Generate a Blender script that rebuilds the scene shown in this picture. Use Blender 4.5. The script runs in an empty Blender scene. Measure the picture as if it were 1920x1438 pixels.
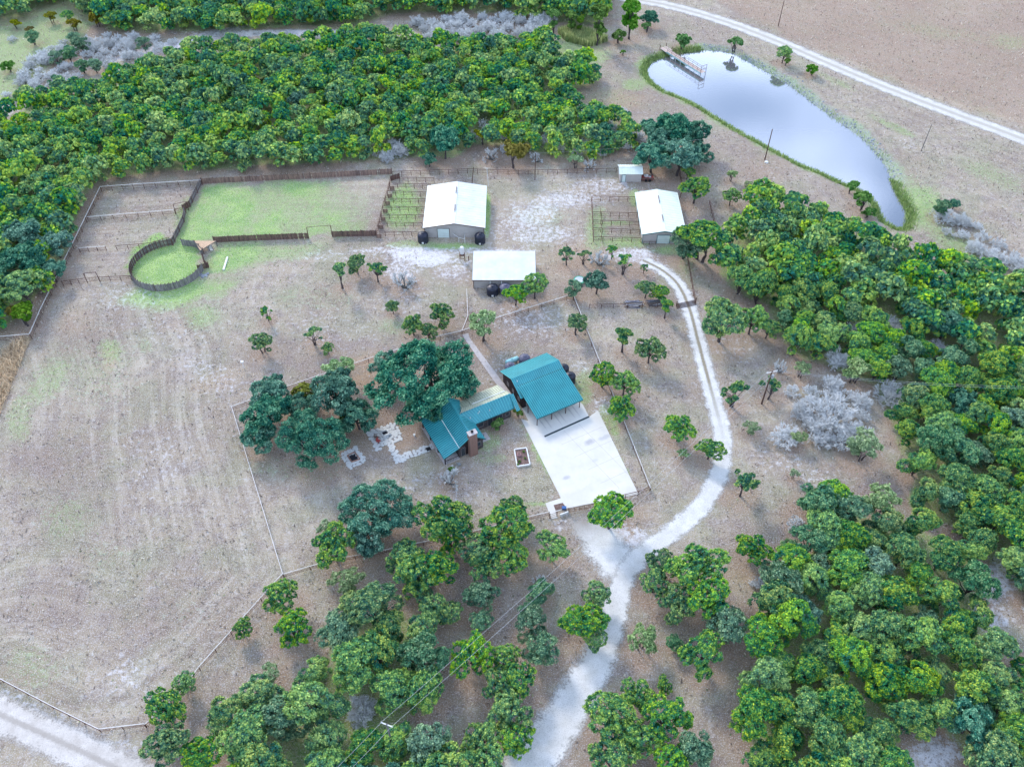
import bpy, math, random
import numpy as np

# ------------------------------------------------------------------ camera, sky, sun, exposure
SC = bpy.context.scene
COL = SC.collection
F_PX, CAM_H = 1600.0, 120.0                     # focal length in photo pixels (1920 wide), metres above ground
TH = math.atan2(F_PX, 1471.0)                   # depression of the optical axis
CT, ST = math.cos(TH), math.sin(TH)
cam_d = bpy.data.cameras.new("camera"); cam = bpy.data.objects.new("camera", cam_d); COL.objects.link(cam)
cam_d.sensor_width = 36.0; cam_d.lens = 36.0 * F_PX / 1920.0
cam_d.clip_start = 1.0; cam_d.clip_end = 8000.0
cam.location = (0, 0, CAM_H); cam.rotation_euler = (math.pi / 2 - TH, 0, 0)
SC.camera = cam

SUN_EL, SUN_AZ = math.radians(33), math.radians(-30)     # azimuth clockwise from +Y
world = bpy.data.worlds.new("World"); SC.world = world; world.use_nodes = True
wn, wl = world.node_tree.nodes, world.node_tree.links
wn.clear()
w_out = wn.new("ShaderNodeOutputWorld"); w_bg = wn.new("ShaderNodeBackground")
w_sky = wn.new("ShaderNodeTexSky"); w_sky.sky_type = 'NISHITA'; w_sky.sun_disc = False
w_sky.sun_elevation = SUN_EL; w_sky.sun_rotation = SUN_AZ
w_sky.air_density = 1.0; w_sky.dust_density = 0.6; w_sky.ozone_density = 3.0
w_tc = wn.new("ShaderNodeTexCoord"); w_map = wn.new("ShaderNodeMapping"); w_map.inputs['Scale'].default_value = (1, 1, 2.2)
w_map.inputs['Location'].default_value = (0.9, 0.4, 0.3)
w_noi = wn.new("ShaderNodeTexNoise"); w_noi.inputs['Scale'].default_value = 1.7; w_noi.inputs['Detail'].default_value = 6
w_noi.inputs['Roughness'].default_value = 0.5
w_rmp = wn.new("ShaderNodeValToRGB"); w_rmp.color_ramp.elements[0].position = 0.46; w_rmp.color_ramp.elements[1].position = 0.56
w_mix = wn.new("ShaderNodeMix"); w_mix.data_type = 'RGBA'
w_mix.inputs['B'].default_value = (8.7, 10.5, 14.2, 1)
wl.new(w_tc.outputs['Generated'], w_map.inputs[0]); wl.new(w_map.outputs[0], w_noi.inputs['Vector'])
wl.new(w_noi.outputs['Fac'], w_rmp.inputs[0]); wl.new(w_rmp.outputs[0], w_mix.inputs['Factor'])
wl.new(w_sky.outputs[0], w_mix.inputs['A']); wl.new(w_mix.outputs['Result'], w_bg.inputs[0])
w_bg.inputs[1].default_value = 0.125
wl.new(w_bg.outputs[0], w_out.inputs[0])

sun_d = bpy.data.lights.new("sun", 'SUN'); sun = bpy.data.objects.new("sun", sun_d); COL.objects.link(sun)
sun_d.energy = 1.5; sun_d.angle = math.radians(12); sun_d.color = (1.0, 0.92, 0.82)
sun.rotation_euler = (math.pi / 2 - SUN_EL, 0, math.pi - SUN_AZ)
SC.view_settings.view_transform = 'Standard'; SC.view_settings.look = 'None'
SC.view_settings.exposure = 0.90; SC.view_settings.gamma = 1.0; SC.view_settings.use_curve_mapping = False
SC.render.engine = 'CYCLES'; SC.cycles.max_bounces = 5; SC.cycles.diffuse_bounces = 3; SC.cycles.glossy_bounces = 3
SC.cycles.transparent_max_bounces = 6; SC.cycles.use_denoising = True

rng = np.random.default_rng(11); random.seed(5)

# ------------------------------------------------------------------ measuring: photo pixel <-> point in the world
def G(x, y, z=0.0):
    u = (x - 960) / F_PX; v = (y - 719) / F_PX
    d = (u, CT - v * ST, -ST - v * CT); t = (CAM_H - z) / -d[2]
    return (d[0] * t, d[1] * t, z)
def PX(X, Y, Z=0.0):
    z = Z - CAM_H; dep = Y * CT - z * ST
    return 960 + F_PX * X / dep, 719 - F_PX * (Y * ST + z * CT) / dep
def crop(x0, y0, k): return lambda x, y: (x0 + x * k, y0 + y * k)

def inpoly(x, y, poly):
    x = np.asarray(x); y = np.asarray(y); ins = np.zeros(x.shape, bool); n = len(poly)
    for i in range(n):
        x1, y1 = poly[i]; x2, y2 = poly[(i + 1) % n]
        if y1 == y2: continue
        c = ((y1 > y) != (y2 > y)) & (x < (x2 - x1) * (y - y1) / (y2 - y1) + x1)
        ins ^= c
    return ins
def segdist(x, y, pts, closed=False):
    d = np.full(np.shape(x), 1e9); n = len(pts)
    for i in range(n if closed else n - 1):
        ax, ay = pts[i][:2]; bx, by = pts[(i + 1) % n][:2]
        L = (bx - ax) ** 2 + (by - ay) ** 2 + 1e-9
        t = np.clip(((x - ax) * (bx - ax) + (y - ay) * (by - ay)) / L, 0, 1)
        d = np.minimum(d, np.hypot(x - ax - t * (bx - ax), y - ay - t * (by - ay)))
    return d
def sstep(a, b, x):
    t = np.clip((x - a) / (b - a), 0, 1); return t * t * (3 - 2 * t)

# ------------------------------------------------------------------ materials
def nodes(m):
    m.use_nodes = True; return m.node_tree.nodes, m.node_tree.links
def mat(name, col, rough=0.8, metal=0.0, var=0.12, scale=3.0, spec=0.3, bump=0.0, col2=None, vec_scale=(1, 1, 1)):
    m = bpy.data.materials.new(name); n, l = nodes(m); b = n['Principled BSDF']
    tc = n.new("ShaderNodeTexCoord"); mp = n.new("ShaderNodeMapping"); mp.inputs['Scale'].default_value = vec_scale
    no = n.new("ShaderNodeTexNoise"); no.inputs['Scale'].default_value = scale; no.inputs['Detail'].default_value = 6
    no.inputs['Roughness'].default_value = 0.65
    l.new(tc.outputs['Object'], mp.inputs[0]); l.new(mp.outputs[0], no.inputs['Vector'])
    mr = n.new("ShaderNodeMapRange"); mr.inputs['From Min'].default_value = 0.3; mr.inputs['From Max'].default_value = 0.7
    l.new(no.outputs['Fac'], mr.inputs[0])
    mx = n.new("ShaderNodeMix"); mx.data_type = 'RGBA'
    c2 = col2 or tuple(c * (1 - 2 * var) for c in col); c1 = col if col2 else tuple(min(1, c * (1 + var)) for c in col)
    mx.inputs['A'].default_value = (*c2, 1); mx.inputs['B'].default_value = (*c1, 1)
    l.new(mr.outputs[0], mx.inputs['Factor']); l.new(mx.outputs['Result'], b.inputs['Base Color'])
    b.inputs['Roughness'].default_value = rough; b.inputs['Metallic'].default_value = metal
    b.inputs['Specular IOR Level'].default_value = spec
    if bump:
        bp = n.new("ShaderNodeBump"); bp.inputs['Strength'].default_value = bump; bp.inputs['Distance'].default_value = 0.05
        l.new(no.outputs['Fac'], bp.inputs['Height']); l.new(bp.outputs[0], b.inputs['Normal'])
    return m
M = dict(
    white_roof=mat("white_roof_metal", (0.78, 0.80, 0.76), 0.4, 0.0, 0.05, 0.35, 0.5, col2=(0.60, 0.62, 0.58)),
    pale_green_roof=mat("pale_green_roof_metal", (0.76, 0.82, 0.74), 0.4, 0, 0.05, 0.6, 0.5),
    teal_roof=mat("teal_roof_metal", (0.018, 0.27, 0.31), 0.34, 0.3, 0.12, 0.35, 0.8),
    teal_dark=mat("teal_trim_metal", (0.01, 0.13, 0.14), 0.4, 0.0, 0.1, 0.8, 0.5),
    tan_roof=mat("weathered_and_glare_tan_roof_metal", (0.52, 0.54, 0.38), 0.4, 0.0, 0.12, 0.8, 0.5),
    flash=mat("pale_flashing_metal", (0.75, 0.78, 0.72), 0.4, 0.0, 0.05, 1, 0.5),
    tan_wall=mat("beige_metal_siding", (0.50, 0.46, 0.43), 0.6, 0.0, 0.06, 0.7),
    brown_trim=mat("brown_trim_metal", (0.16, 0.11, 0.09), 0.5, 0.0, 0.1, 1),
    door_white=mat("pale_door_metal", (0.66, 0.76, 0.72), 0.5, 0, 0.04, 1),
    log=mat("dark_log_wall", (0.045, 0.030, 0.032), 0.75, 0, 0.25, 2.0, bump=0.3),
    chink=mat("pale_chinking", (0.30, 0.27, 0.26), 0.9, 0, 0.15, 3),
    glass=mat("window_glass", (0.03, 0.045, 0.06), 0.08, 0.0, 0.05, 1, 0.8),
    concrete=None,
    path=mat("pale_path_concrete", (0.52, 0.47, 0.45), 0.9, 0, 0.10, 1.5, bump=0.2),
    tank_black=mat("black_poly_tank", (0.012, 0.016, 0.035), 0.45, 0, 0.15, 1, 0.5),
    tank_grey=mat("faded_grey_poly_tank", (0.12, 0.12, 0.17), 0.5, 0, 0.15, 1),
    propane=mat("pale_teal_tank_paint", (0.32, 0.62, 0.62), 0.35, 0, 0.06, 1, 0.5),
    white=mat("white_paint", (0.75, 0.75, 0.73), 0.55, 0, 0.05, 2),
    rust=mat("rusty_pipe", (0.13, 0.065, 0.05), 0.8, 0, 0.25, 5),
    rail=mat("sky_pale_rail", (0.72, 0.69, 0.66), 0.6, 0, 0.08, 3),  # pale on top rails: sky reflection put into the colour
    steel=mat("galvanised_steel", (0.5, 0.52, 0.53), 0.4, 0.5, 0.1, 3),
    slat=mat("weathered_fence_wood", (0.42, 0.27, 0.20), 0.9, 0, 0.3, 2.8, vec_scale=(1, 1, 0.12), col2=(0.09, 0.06, 0.06)),
    slat_grey=mat("greyed_fence_wood", (0.34, 0.31, 0.30), 0.9, 0, 0.3, 2.8, vec_scale=(1, 1, 0.12), col2=(0.08, 0.075, 0.085)),
    slat_dark=mat("dark_fence_wood", (0.24, 0.14, 0.11), 0.9, 0, 0.3, 2.8, vec_scale=(1, 1, 0.12), col2=(0.05, 0.03, 0.035)),
    deck=mat("new_pine_decking", (0.62, 0.42, 0.27), 0.8, 0, 0.12, 2),
    dockwood=mat("pale_dock_decking", (0.60, 0.47, 0.41), 0.8, 0, 0.12, 2),
    dockside=mat("pale_teal_dock_side", (0.45, 0.66, 0.64), 0.7, 0, 0.1, 2),  # whitish dock side with the cyan light on it put into the colour
    pole=mat("tarred_pole_wood", (0.13, 0.075, 0.055), 0.85, 0, 0.2, 3, vec_scale=(1, 1, 0.15)),
    pole_grey=mat("grey_pole_wood", (0.20, 0.19, 0.18), 0.85, 0, 0.2, 3),
    wire=mat("bare_wire", (0.62, 0.62, 0.62), 0.5, 0.2, 0.05, 1),
    bark=mat("tree_bark", (0.105, 0.085, 0.085), 0.95, 0, 0.25, 5),
    twig=None,
    fieldstone=mat("pale_flagstone", (0.68, 0.68, 0.66), 0.9, 0, 0.15, 1.2, bump=0.3),
    ironstone=mat("brown_field_stone", (0.46, 0.27, 0.20), 0.9, 0, 0.3, 1.6, bump=0.4, col2=(0.17, 0.10, 0.085)),
    mortar=mat("grey_mortar", (0.34, 0.31, 0.29), 0.95, 0, 0.3, 1.5),
    rock=mat("rip_rap_rock", (0.36, 0.38, 0.40), 0.9, 0, 0.3, 1.0),
    soil=mat("dark_bed_soil", (0.20, 0.13, 0.11), 0.95, 0, 0.3, 3, bump=0.4),
    ash=mat("fire_pit_ash", (0.035, 0.035, 0.045), 0.95, 0, 0.3, 5),
    red=mat("faded_red_paint", (0.42, 0.09, 0.08), 0.6, 0, 0.15, 3),
    pink=mat("pink_plastic", (0.65, 0.35, 0.36), 0.6, 0, 0.1, 3),
    blue=mat("blue_paint", (0.05, 0.14, 0.36), 0.6, 0, 0.1, 3),
    lumber=mat("grey_stacked_lumber", (0.22, 0.22, 0.27), 0.9, 0, 0.3, 3),
    black=mat("black_rubber", (0.02, 0.02, 0.024), 0.8, 0, 0.1, 3),
    strip=mat("dark_drain_grate", (0.03, 0.05, 0.055), 0.6, 0, 0.1, 3),
    green=mat("pale_green_plastic", (0.12, 0.5, 0.30), 0.5, 0, 0.1, 3),
)

def leaf_mat(name, dark, mid, tip, trans=0.3, hue=0.03):
    m = bpy.data.materials.new(name); n, l = nodes(m)
    for x in list(n): n.remove(x)
    out = n.new("ShaderNodeOutputMaterial"); at = n.new("ShaderNodeAttribute"); at.attribute_name = "leaf"
    sep = n.new("ShaderNodeSeparateColor"); l.new(at.outputs['Color'], sep.inputs[0])
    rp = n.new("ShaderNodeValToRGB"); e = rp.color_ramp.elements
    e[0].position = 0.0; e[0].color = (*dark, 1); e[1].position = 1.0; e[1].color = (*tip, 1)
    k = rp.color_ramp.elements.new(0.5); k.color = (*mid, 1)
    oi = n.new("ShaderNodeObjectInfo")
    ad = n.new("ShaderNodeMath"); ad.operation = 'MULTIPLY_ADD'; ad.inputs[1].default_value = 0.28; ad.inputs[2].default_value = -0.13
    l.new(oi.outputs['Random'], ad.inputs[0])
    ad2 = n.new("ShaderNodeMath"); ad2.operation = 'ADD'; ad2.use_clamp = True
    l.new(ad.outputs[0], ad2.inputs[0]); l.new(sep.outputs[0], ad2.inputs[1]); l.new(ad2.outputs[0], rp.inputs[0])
    hs = n.new("ShaderNodeHueSaturation"); l.new(rp.outputs[0], hs.inputs['Color'])
    mr = n.new("ShaderNodeMapRange"); mr.inputs['To Min'].default_value = 0.5 - hue; mr.inputs['To Max'].default_value = 0.5 + hue
    l.new(oi.outputs['Random'], mr.inputs[0]); l.new(mr.outputs[0], hs.inputs['Hue'])
    fr = n.new("ShaderNodeMath"); fr.operation = 'ADD'; l.new(oi.outputs['Random'], fr.inputs[0]); l.new(sep.outputs[2], fr.inputs[1])
    f2 = n.new("ShaderNodeMath"); f2.operation = 'MULTIPLY'; f2.inputs[1].default_value = 5.37; l.new(fr.outputs[0], f2.inputs[0])
    f3 = n.new("ShaderNodeMath"); f3.operation = 'FRACT'; l.new(f2.outputs[0], f3.inputs[0])
    st = n.new("ShaderNodeMapRange"); st.inputs['To Min'].default_value = 0.78; st.inputs['To Max'].default_value = 1.12
    l.new(f3.outputs[0], st.inputs[0]); l.new(st.outputs[0], hs.inputs['Saturation'])
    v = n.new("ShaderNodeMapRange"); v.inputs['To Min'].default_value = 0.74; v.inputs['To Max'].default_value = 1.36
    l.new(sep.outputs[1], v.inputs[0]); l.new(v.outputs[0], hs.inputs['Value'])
    d = n.new("ShaderNodeBsdfDiffuse"); t = n.new("ShaderNodeBsdfTranslucent"); mx = n.new("ShaderNodeMixShader"); mx.inputs[0].default_value = trans
    l.new(hs.outputs[0], d.inputs[0]); l.new(hs.outputs[0], t.inputs[0]); l.new(d.outputs[0], mx.inputs[1]); l.new(t.outputs[0], mx.inputs[2])
    l.new(mx.outputs[0], out.inputs[0]); return m
LEAF = dict(
    J=leaf_mat("juniper_foliage", (0.018, 0.160, 0.135), (0.135, 0.370, 0.105), (0.58, 0.68, 0.10)),
    O=leaf_mat("live_oak_foliage", (0.022, 0.125, 0.10), (0.085, 0.28, 0.18), (0.32, 0.56, 0.34), hue=0.015),
    M=leaf_mat("mesquite_foliage", (0.20, 0.31, 0.15), (0.38, 0.50, 0.24), (0.64, 0.72, 0.38), 0.35),
    Y=leaf_mat("yellowing_foliage", (0.13, 0.14, 0.02), (0.28, 0.26, 0.035), (0.45, 0.40, 0.06), 0.3),
    H=leaf_mat("hazy_juniper_foliage", (0.06, 0.19, 0.13), (0.17, 0.36, 0.19), (0.46, 0.60, 0.28)),
    P=leaf_mat("bright_willow_foliage", (0.05, 0.15, 0.03), (0.13, 0.30, 0.05), (0.30, 0.46, 0.10), 0.3),
    T=leaf_mat("bare_twig_wood", (0.15, 0.15, 0.14), (0.44, 0.45, 0.44), (0.74, 0.75, 0.74), 0.05, 0.01),
    G=leaf_mat("bank_grass_blades", (0.13, 0.21, 0.08), (0.27, 0.36, 0.13), (0.48, 0.54, 0.24), 0.45),
    D=leaf_mat("dry_grass_blades", (0.20, 0.15, 0.13), (0.48, 0.40, 0.33), (0.75, 0.67, 0.55), 0.45),
    C=leaf_mat("reed_blades", (0.24, 0.32, 0.14), (0.42, 0.46, 0.22), (0.66, 0.62, 0.34), 0.45),
    S=leaf_mat("straw_blades", (0.50, 0.40, 0.24), (0.70, 0.58, 0.36), (0.86, 0.76, 0.50), 0.5),
)

# ------------------------------------------------------------------ object helpers
def tag(o, label=None, cat=None, group=None, kind=None):
    if label: o['label'] = label
    if cat: o['category'] = cat
    if group: o['group'] = group
    if kind: o['kind'] = kind
    return o
def thing(name, label, cat, loc=(0, 0, 0), group=None):
    o = bpy.data.objects.new(name, None); COL.objects.link(o); o.location = loc
    o.empty_display_size = 0.5
    return tag(o, label, cat, group)
class MB:
    def __init__(s): s.v = []; s.f = []
    def add(s, vs, fs):
        b = len(s.v); s.v += [tuple(map(float, p)) for p in vs]; s.f += [tuple(i + b for i in f) for f in fs]; return s
    def hexa(s, p):  # 4 bottom, 4 top
        return s.add(p, [(3, 2, 1, 0), (4, 5, 6, 7), (0, 1, 5, 4), (1, 2, 6, 5), (2, 3, 7, 6), (3, 0, 4, 7)])
    def box(s, x0, y0, z0, x1, y1, z1, fr=None):
        p = [(x0, y0, z0), (x1, y0, z0), (x1, y1, z0), (x0, y1, z0), (x0, y0, z1), (x1, y0, z1), (x1, y1, z1), (x0, y1, z1)]
        if fr: p = [fr(*q) for q in p]
        return s.hexa(p)
    def beam(s, a, b, w, h):
        a = np.array(a, float); b = np.array(b, float); d = b - a; L = np.linalg.norm(d)
        if L < 1e-6: return s
        d /= L; up = np.array((0, 0, 1.0)) if abs(d[2]) < 0.9 else np.array((0, 1.0, 0))
        r = np.cross(d, up); r /= np.linalg.norm(r); u = np.cross(r, d); r *= w / 2; u *= h / 2
        return s.hexa([a - r - u, a + r - u, b + r - u, b - r - u, a - r + u, a + r + u, b + r + u, b - r + u])
    def tube(s, a, b, r1, r2=None, n=8, caps=True):
        r2 = r1 if r2 is None else r2
        a = np.array(a, float); b = np.array(b, float); d = b - a; d /= (np.linalg.norm(d) + 1e-9)
        up = np.array((0, 0, 1.0)) if abs(d[2]) < 0.9 else np.array((1.0, 0, 0))
        r = np.cross(d, up); r /= np.linalg.norm(r); u = np.cross(r, d)
        an = [2 * math.pi * i / n for i in range(n)]
        vs = [a + r1 * (r * math.cos(t) + u * math.sin(t)) for t in an] + [b + r2 * (r * math.cos(t) + u * math.sin(t)) for t in an]
        fs = [(i, (i + 1) % n, n + (i + 1) % n, n + i) for i in range(n)]
        if caps: fs += [tuple(range(n - 1, -1, -1)), tuple(range(n, 2 * n))]
        return s.add(vs, fs)
    def lathe(s, c, prof, n=24):
        vs = []; fs = []
        for r, z in prof:
            vs += [(c[0] + r * math.cos(2 * math.pi * i / n), c[1] + r * math.sin(2 * math.pi * i / n), c[2] + z) for i in range(n)]
        for k in range(len(prof) - 1):
            fs += [(k * n + i, k * n + (i + 1) % n, (k + 1) * n + (i + 1) % n, (k + 1) * n + i) for i in range(n)]
        fs += [tuple(range(n - 1, -1, -1)), tuple((len(prof) - 1) * n + i for i in range(n))]
        return s.add(vs, fs)
    def slab(s, q, t):      # quad q thickened downwards
        return s.hexa([(p[0], p[1], p[2] - t) for p in q] + list(q))
    def build(s, name, m, parent=None, kind=None, label=None, smooth=False):
        me = bpy.data.meshes.new(name)
        o0 = world_loc(parent) if parent else (0, 0, 0)
        me.from_pydata([(x - o0[0], y - o0[1], z - o0[2]) for x, y, z in s.v], [], s.f)
        me.materials.append(m); me.validate(); me.update()
        if smooth: me.shade_smooth()
        o = bpy.data.objects.new(name, me); COL.objects.link(o)
        if parent: o.parent = parent
        if kind: o['kind'] = kind
        if label: o['label'] = label
        return o
def world_loc(p):
    x = y = z = 0
    while p: x += p.location.x; y += p.location.y; z += p.location.z; p = p.parent
    return (x, y, z)
def inst(name, me, parent, loc=(0, 0, 0), rot=0, scale=None):
    o = bpy.data.objects.new(name, me); COL.objects.link(o); o.parent = parent
    o.location = loc; o.rotation_euler = (0, 0, rot)
    if scale: o.scale = scale
    return o
def np_mesh(name, V, Q, m, attr=None, smooth=False):
    me = bpy.data.meshes.new(name); nv, nf, k = len(V), len(Q), Q.shape[1]
    me.vertices.add(nv); me.vertices.foreach_set('co', V.astype(np.float32).ravel())
    me.loops.add(nf * k); me.loops.foreach_set('vertex_index', Q.astype(np.int32).ravel())
    me.polygons.add(nf); me.polygons.foreach_set('loop_start', np.arange(0, nf * k, k, dtype=np.int32))
    me.update(calc_edges=True)
    if smooth: me.shade_smooth()
    else: me.shade_flat()
    if attr:
        for an, arr in attr.items():
            a = me.color_attributes.new(an, 'FLOAT_COLOR', 'POINT'); a.data.foreach_set('color', arr.astype(np.float32).ravel())
    if m: me.materials.append(m)
    return me

# ------------------------------------------------------------------ ground layout, all read off the photo once and kept as world points
A_ = math.radians(28.5); OX, OY, _ = G(760 + 1315 * .1878, 620 + 880 * .1878, 2.6)
def HF(a, b, z=0.0):     # the homestead's own frame: a along the garage ridge, b towards the yard
    return (OX + a * math.cos(A_) + b * math.sin(A_), OY + a * math.sin(A_) - b * math.cos(A_), z)

cp = crop(1180, 40, .28125)
POND_PX = [cp(*p) for p in [(240,238),(150,272),(112,320),(120,370),(170,430),(250,480),(340,512),(440,560),(560,635),(660,695),(780,765),(900,830),(1000,885),(1150,965),(1280,1015),(1400,1075),(1500,1115),(1600,1165),(1650,1225),(1670,1290),(1705,1340),(1780,1382),(1825,1385),(1850,1330),(1850,1280),(1810,1200),(1770,1130),(1740,1060),(1710,980),(1670,920),(1600,840),(1540,780),(1450,715),(1340,638),(1250,575),(1170,508),(1060,428),(960,368),(860,315),(760,258),(690,222),(600,205),(480,198),(370,212),(300,225)]]
WZ = -0.9
POND = [G(x, y, WZ)[:2] for x, y in POND_PX]

ROADS = {
 'drive': [(940,1500),(985,1438),(1040,1370),(1085,1300),(1118,1240),(1142,1180),(1158,1120),(1180,1065),(1225,1022),(1285,978),(1328,930),(1350,880),(1355,820),(1341,760),(1325,700),(1309,640),(1293,580),(1272,535),(1243,508),(1205,488)],
 'spur': [(1180,1080),(1142,1035),(1110,990),(1090,955)],
 'county': [(1080,-20),(1180,-2),(1250,10),(1350,38),(1450,75),(1550,118),(1650,160),(1780,210),(1920,262),(2100,335)],
 'sw': [(-220,1240),(-100,1290),(-20,1330),(80,1375),(160,1412),(250,1455),(400,1520)],
}
def smooth_line(pts, n=8):
    P = np.array(pts, float); P = np.vstack([2 * P[0] - P[1], P, 2 * P[-1] - P[-2]]); out = []
    for i in range(1, len(P) - 2):
        for k in range(n):
            t = k / n; a, b, c, d = P[i - 1:i + 3]
            out.append(0.5 * ((2 * b) + (-a + c) * t + (2 * a - 5 * b + 4 * c - d) * t * t + (-a + 3 * b - 3 * c + d) * t ** 3))
    out.append(P[-2]); return np.array(out)
ROADW = {k: smooth_line([G(*p)[:2] for p in v]) for k, v in ROADS.items()}

BARE1 = [[(40,150),(60,110),(150,75),(215,70),(300,80),(270,105),(190,130),(110,165),(60,190)], [(70,95),(120,62),(150,55),(140,80),(90,110)]]
UPPER = [(-160,330),(-60,260),(20,215),(70,180),(150,165),(215,160),(225,142),(300,112),(360,94),(480,86),(620,78),(700,62),(770,78),(900,85),(985,75),(1030,80),(1040,120),(1100,118),(1125,150),(1050,168),(1100,200),(1150,215),(1190,235),(1190,262),(1130,290),(1080,288),(1040,290),(940,262),(880,268),(865,285),(700,292),(560,300),(380,310),(345,312),(230,320),(178,335),(150,380),(138,425),(-160,560)]
WOODS = [
 ('upper', UPPER, 3.15, 'juniper crowded in the wood above the paddocks', 'junipers of the wood above the paddocks'),
 ('left', [(-160,560),(-160,440),(120,420),(128,460),(100,500),(60,560),(20,600),(-60,640)], 3.4, 'juniper crowded outside the left-hand fence', 'junipers outside the left fence'),
 ('top', [(-40,-80),(1120,-80),(1140,5),(1130,35),(1090,40),(1020,30),(960,18),(880,15),(740,18),(660,38),(540,42),(380,52),(250,52),(200,50),(180,20),(100,-5),(40,25),(-40,30)], 3.5, 'juniper crowded along the top edge of the scene', 'junipers along the top edge'),
 ('right', [(1345,470),(1370,450),(1400,400),(1405,370),(1440,360),(1480,395),(1540,405),(1640,440),(1700,470),(1760,510),(1860,520),(1960,560),(2120,600),(2120,1190),(1960,1150),(1900,1090),(1850,1040),(1790,980),(1730,970),(1700,930),(1720,880),(1690,840),(1660,760),(1640,720),(1560,680),(1500,660),(1470,630),(1450,600),(1440,560),(1400,555),(1350,510)], 3.35, 'juniper crowded in the large wood at the right', 'junipers of the right-hand wood'),
 ('lower_right', [(1500,925),(1560,915),(1620,960),(1700,970),(1760,1000),(1830,1050),(1845,1110),(1850,1190),(1890,1250),(1990,1260),(2120,1280),(2120,1560),(1850,1560),(1830,1430),(1760,1350),(1690,1360),(1660,1560),(1400,1560),(1430,1440),(1400,1370),(1390,1290),(1420,1200),(1440,1130),(1450,1080),(1490,1040),(1540,1010)], 3.5, 'juniper crowded in the lower right wood', 'junipers of the lower right wood'),
 ('lower', [(600,1170),(650,1140),(700,1150),(760,1140),(790,1180),(800,1250),(800,1320),(750,1340),(830,1400),(860,1440),(880,1560),(400,1560),(440,1430),(430,1350),(500,1300),(560,1290),(620,1240)], 3.7, 'juniper crowded in the lower wood beside the power lines', 'junipers of the lower wood'),
]
fine = lambda a, b, s: np.arange(a, b + s / 2, s)
gx = np.concatenate([[-4000, -1500, -600, -300], fine(-190, 190, .85), [300, 600, 1500, 4000]])
gy = np.concatenate([[-3000, -900, -200, -40], fine(24, 305, .85), [400, 600, 1200, 3000, 6000]])
XX, YY = np.meshgrid(gx, gy); X = XX.ravel(); Y = YY.ravel()
px, py = PX(X, np.maximum(Y, 9.0))
def lump(x, y, s, seed):   # cheap smooth noise 0..1
    r = np.random.default_rng(seed); o = np.zeros_like(x)
    for k in range(5):
        f = s * 1.9 ** k; a, b, c = r.uniform(0, 6.28, 3)
        o += np.sin(x * f * math.cos(a) + y * f * math.sin(a) + b + 1.7 * np.sin(y * f * .7 * math.cos(c) - x * f * .6 * math.sin(c) + c)) / 1.5 ** k
    return 0.5 + o / 5.0
wob = (lump(X, Y, .35, 1) - .5)
def ell(cx, cy, rx, ry, s=1.0, soft=.5, rot=0):
    c, sn = math.cos(math.radians(rot)), math.sin(math.radians(rot)); dx = px - cx; dy = py - cy
    d = np.hypot((dx * c + dy * sn) / rx, (-dx * sn + dy * c) / ry) + wob * .5
    return s * (1 - sstep(1 - soft, 1 + soft * .4, d))
def pol(pts, s=1.0, soft=14):
    d = segdist(px, py, pts, True); ins = inpoly(px, py, pts); sd = np.where(ins, d, -d) + wob * soft
    return s * sstep(-soft * .5, soft * .5, sd)
def mx(*a):
    o = a[0]
    for b in a[1:]: o = np.maximum(o, b)
    return o
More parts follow.
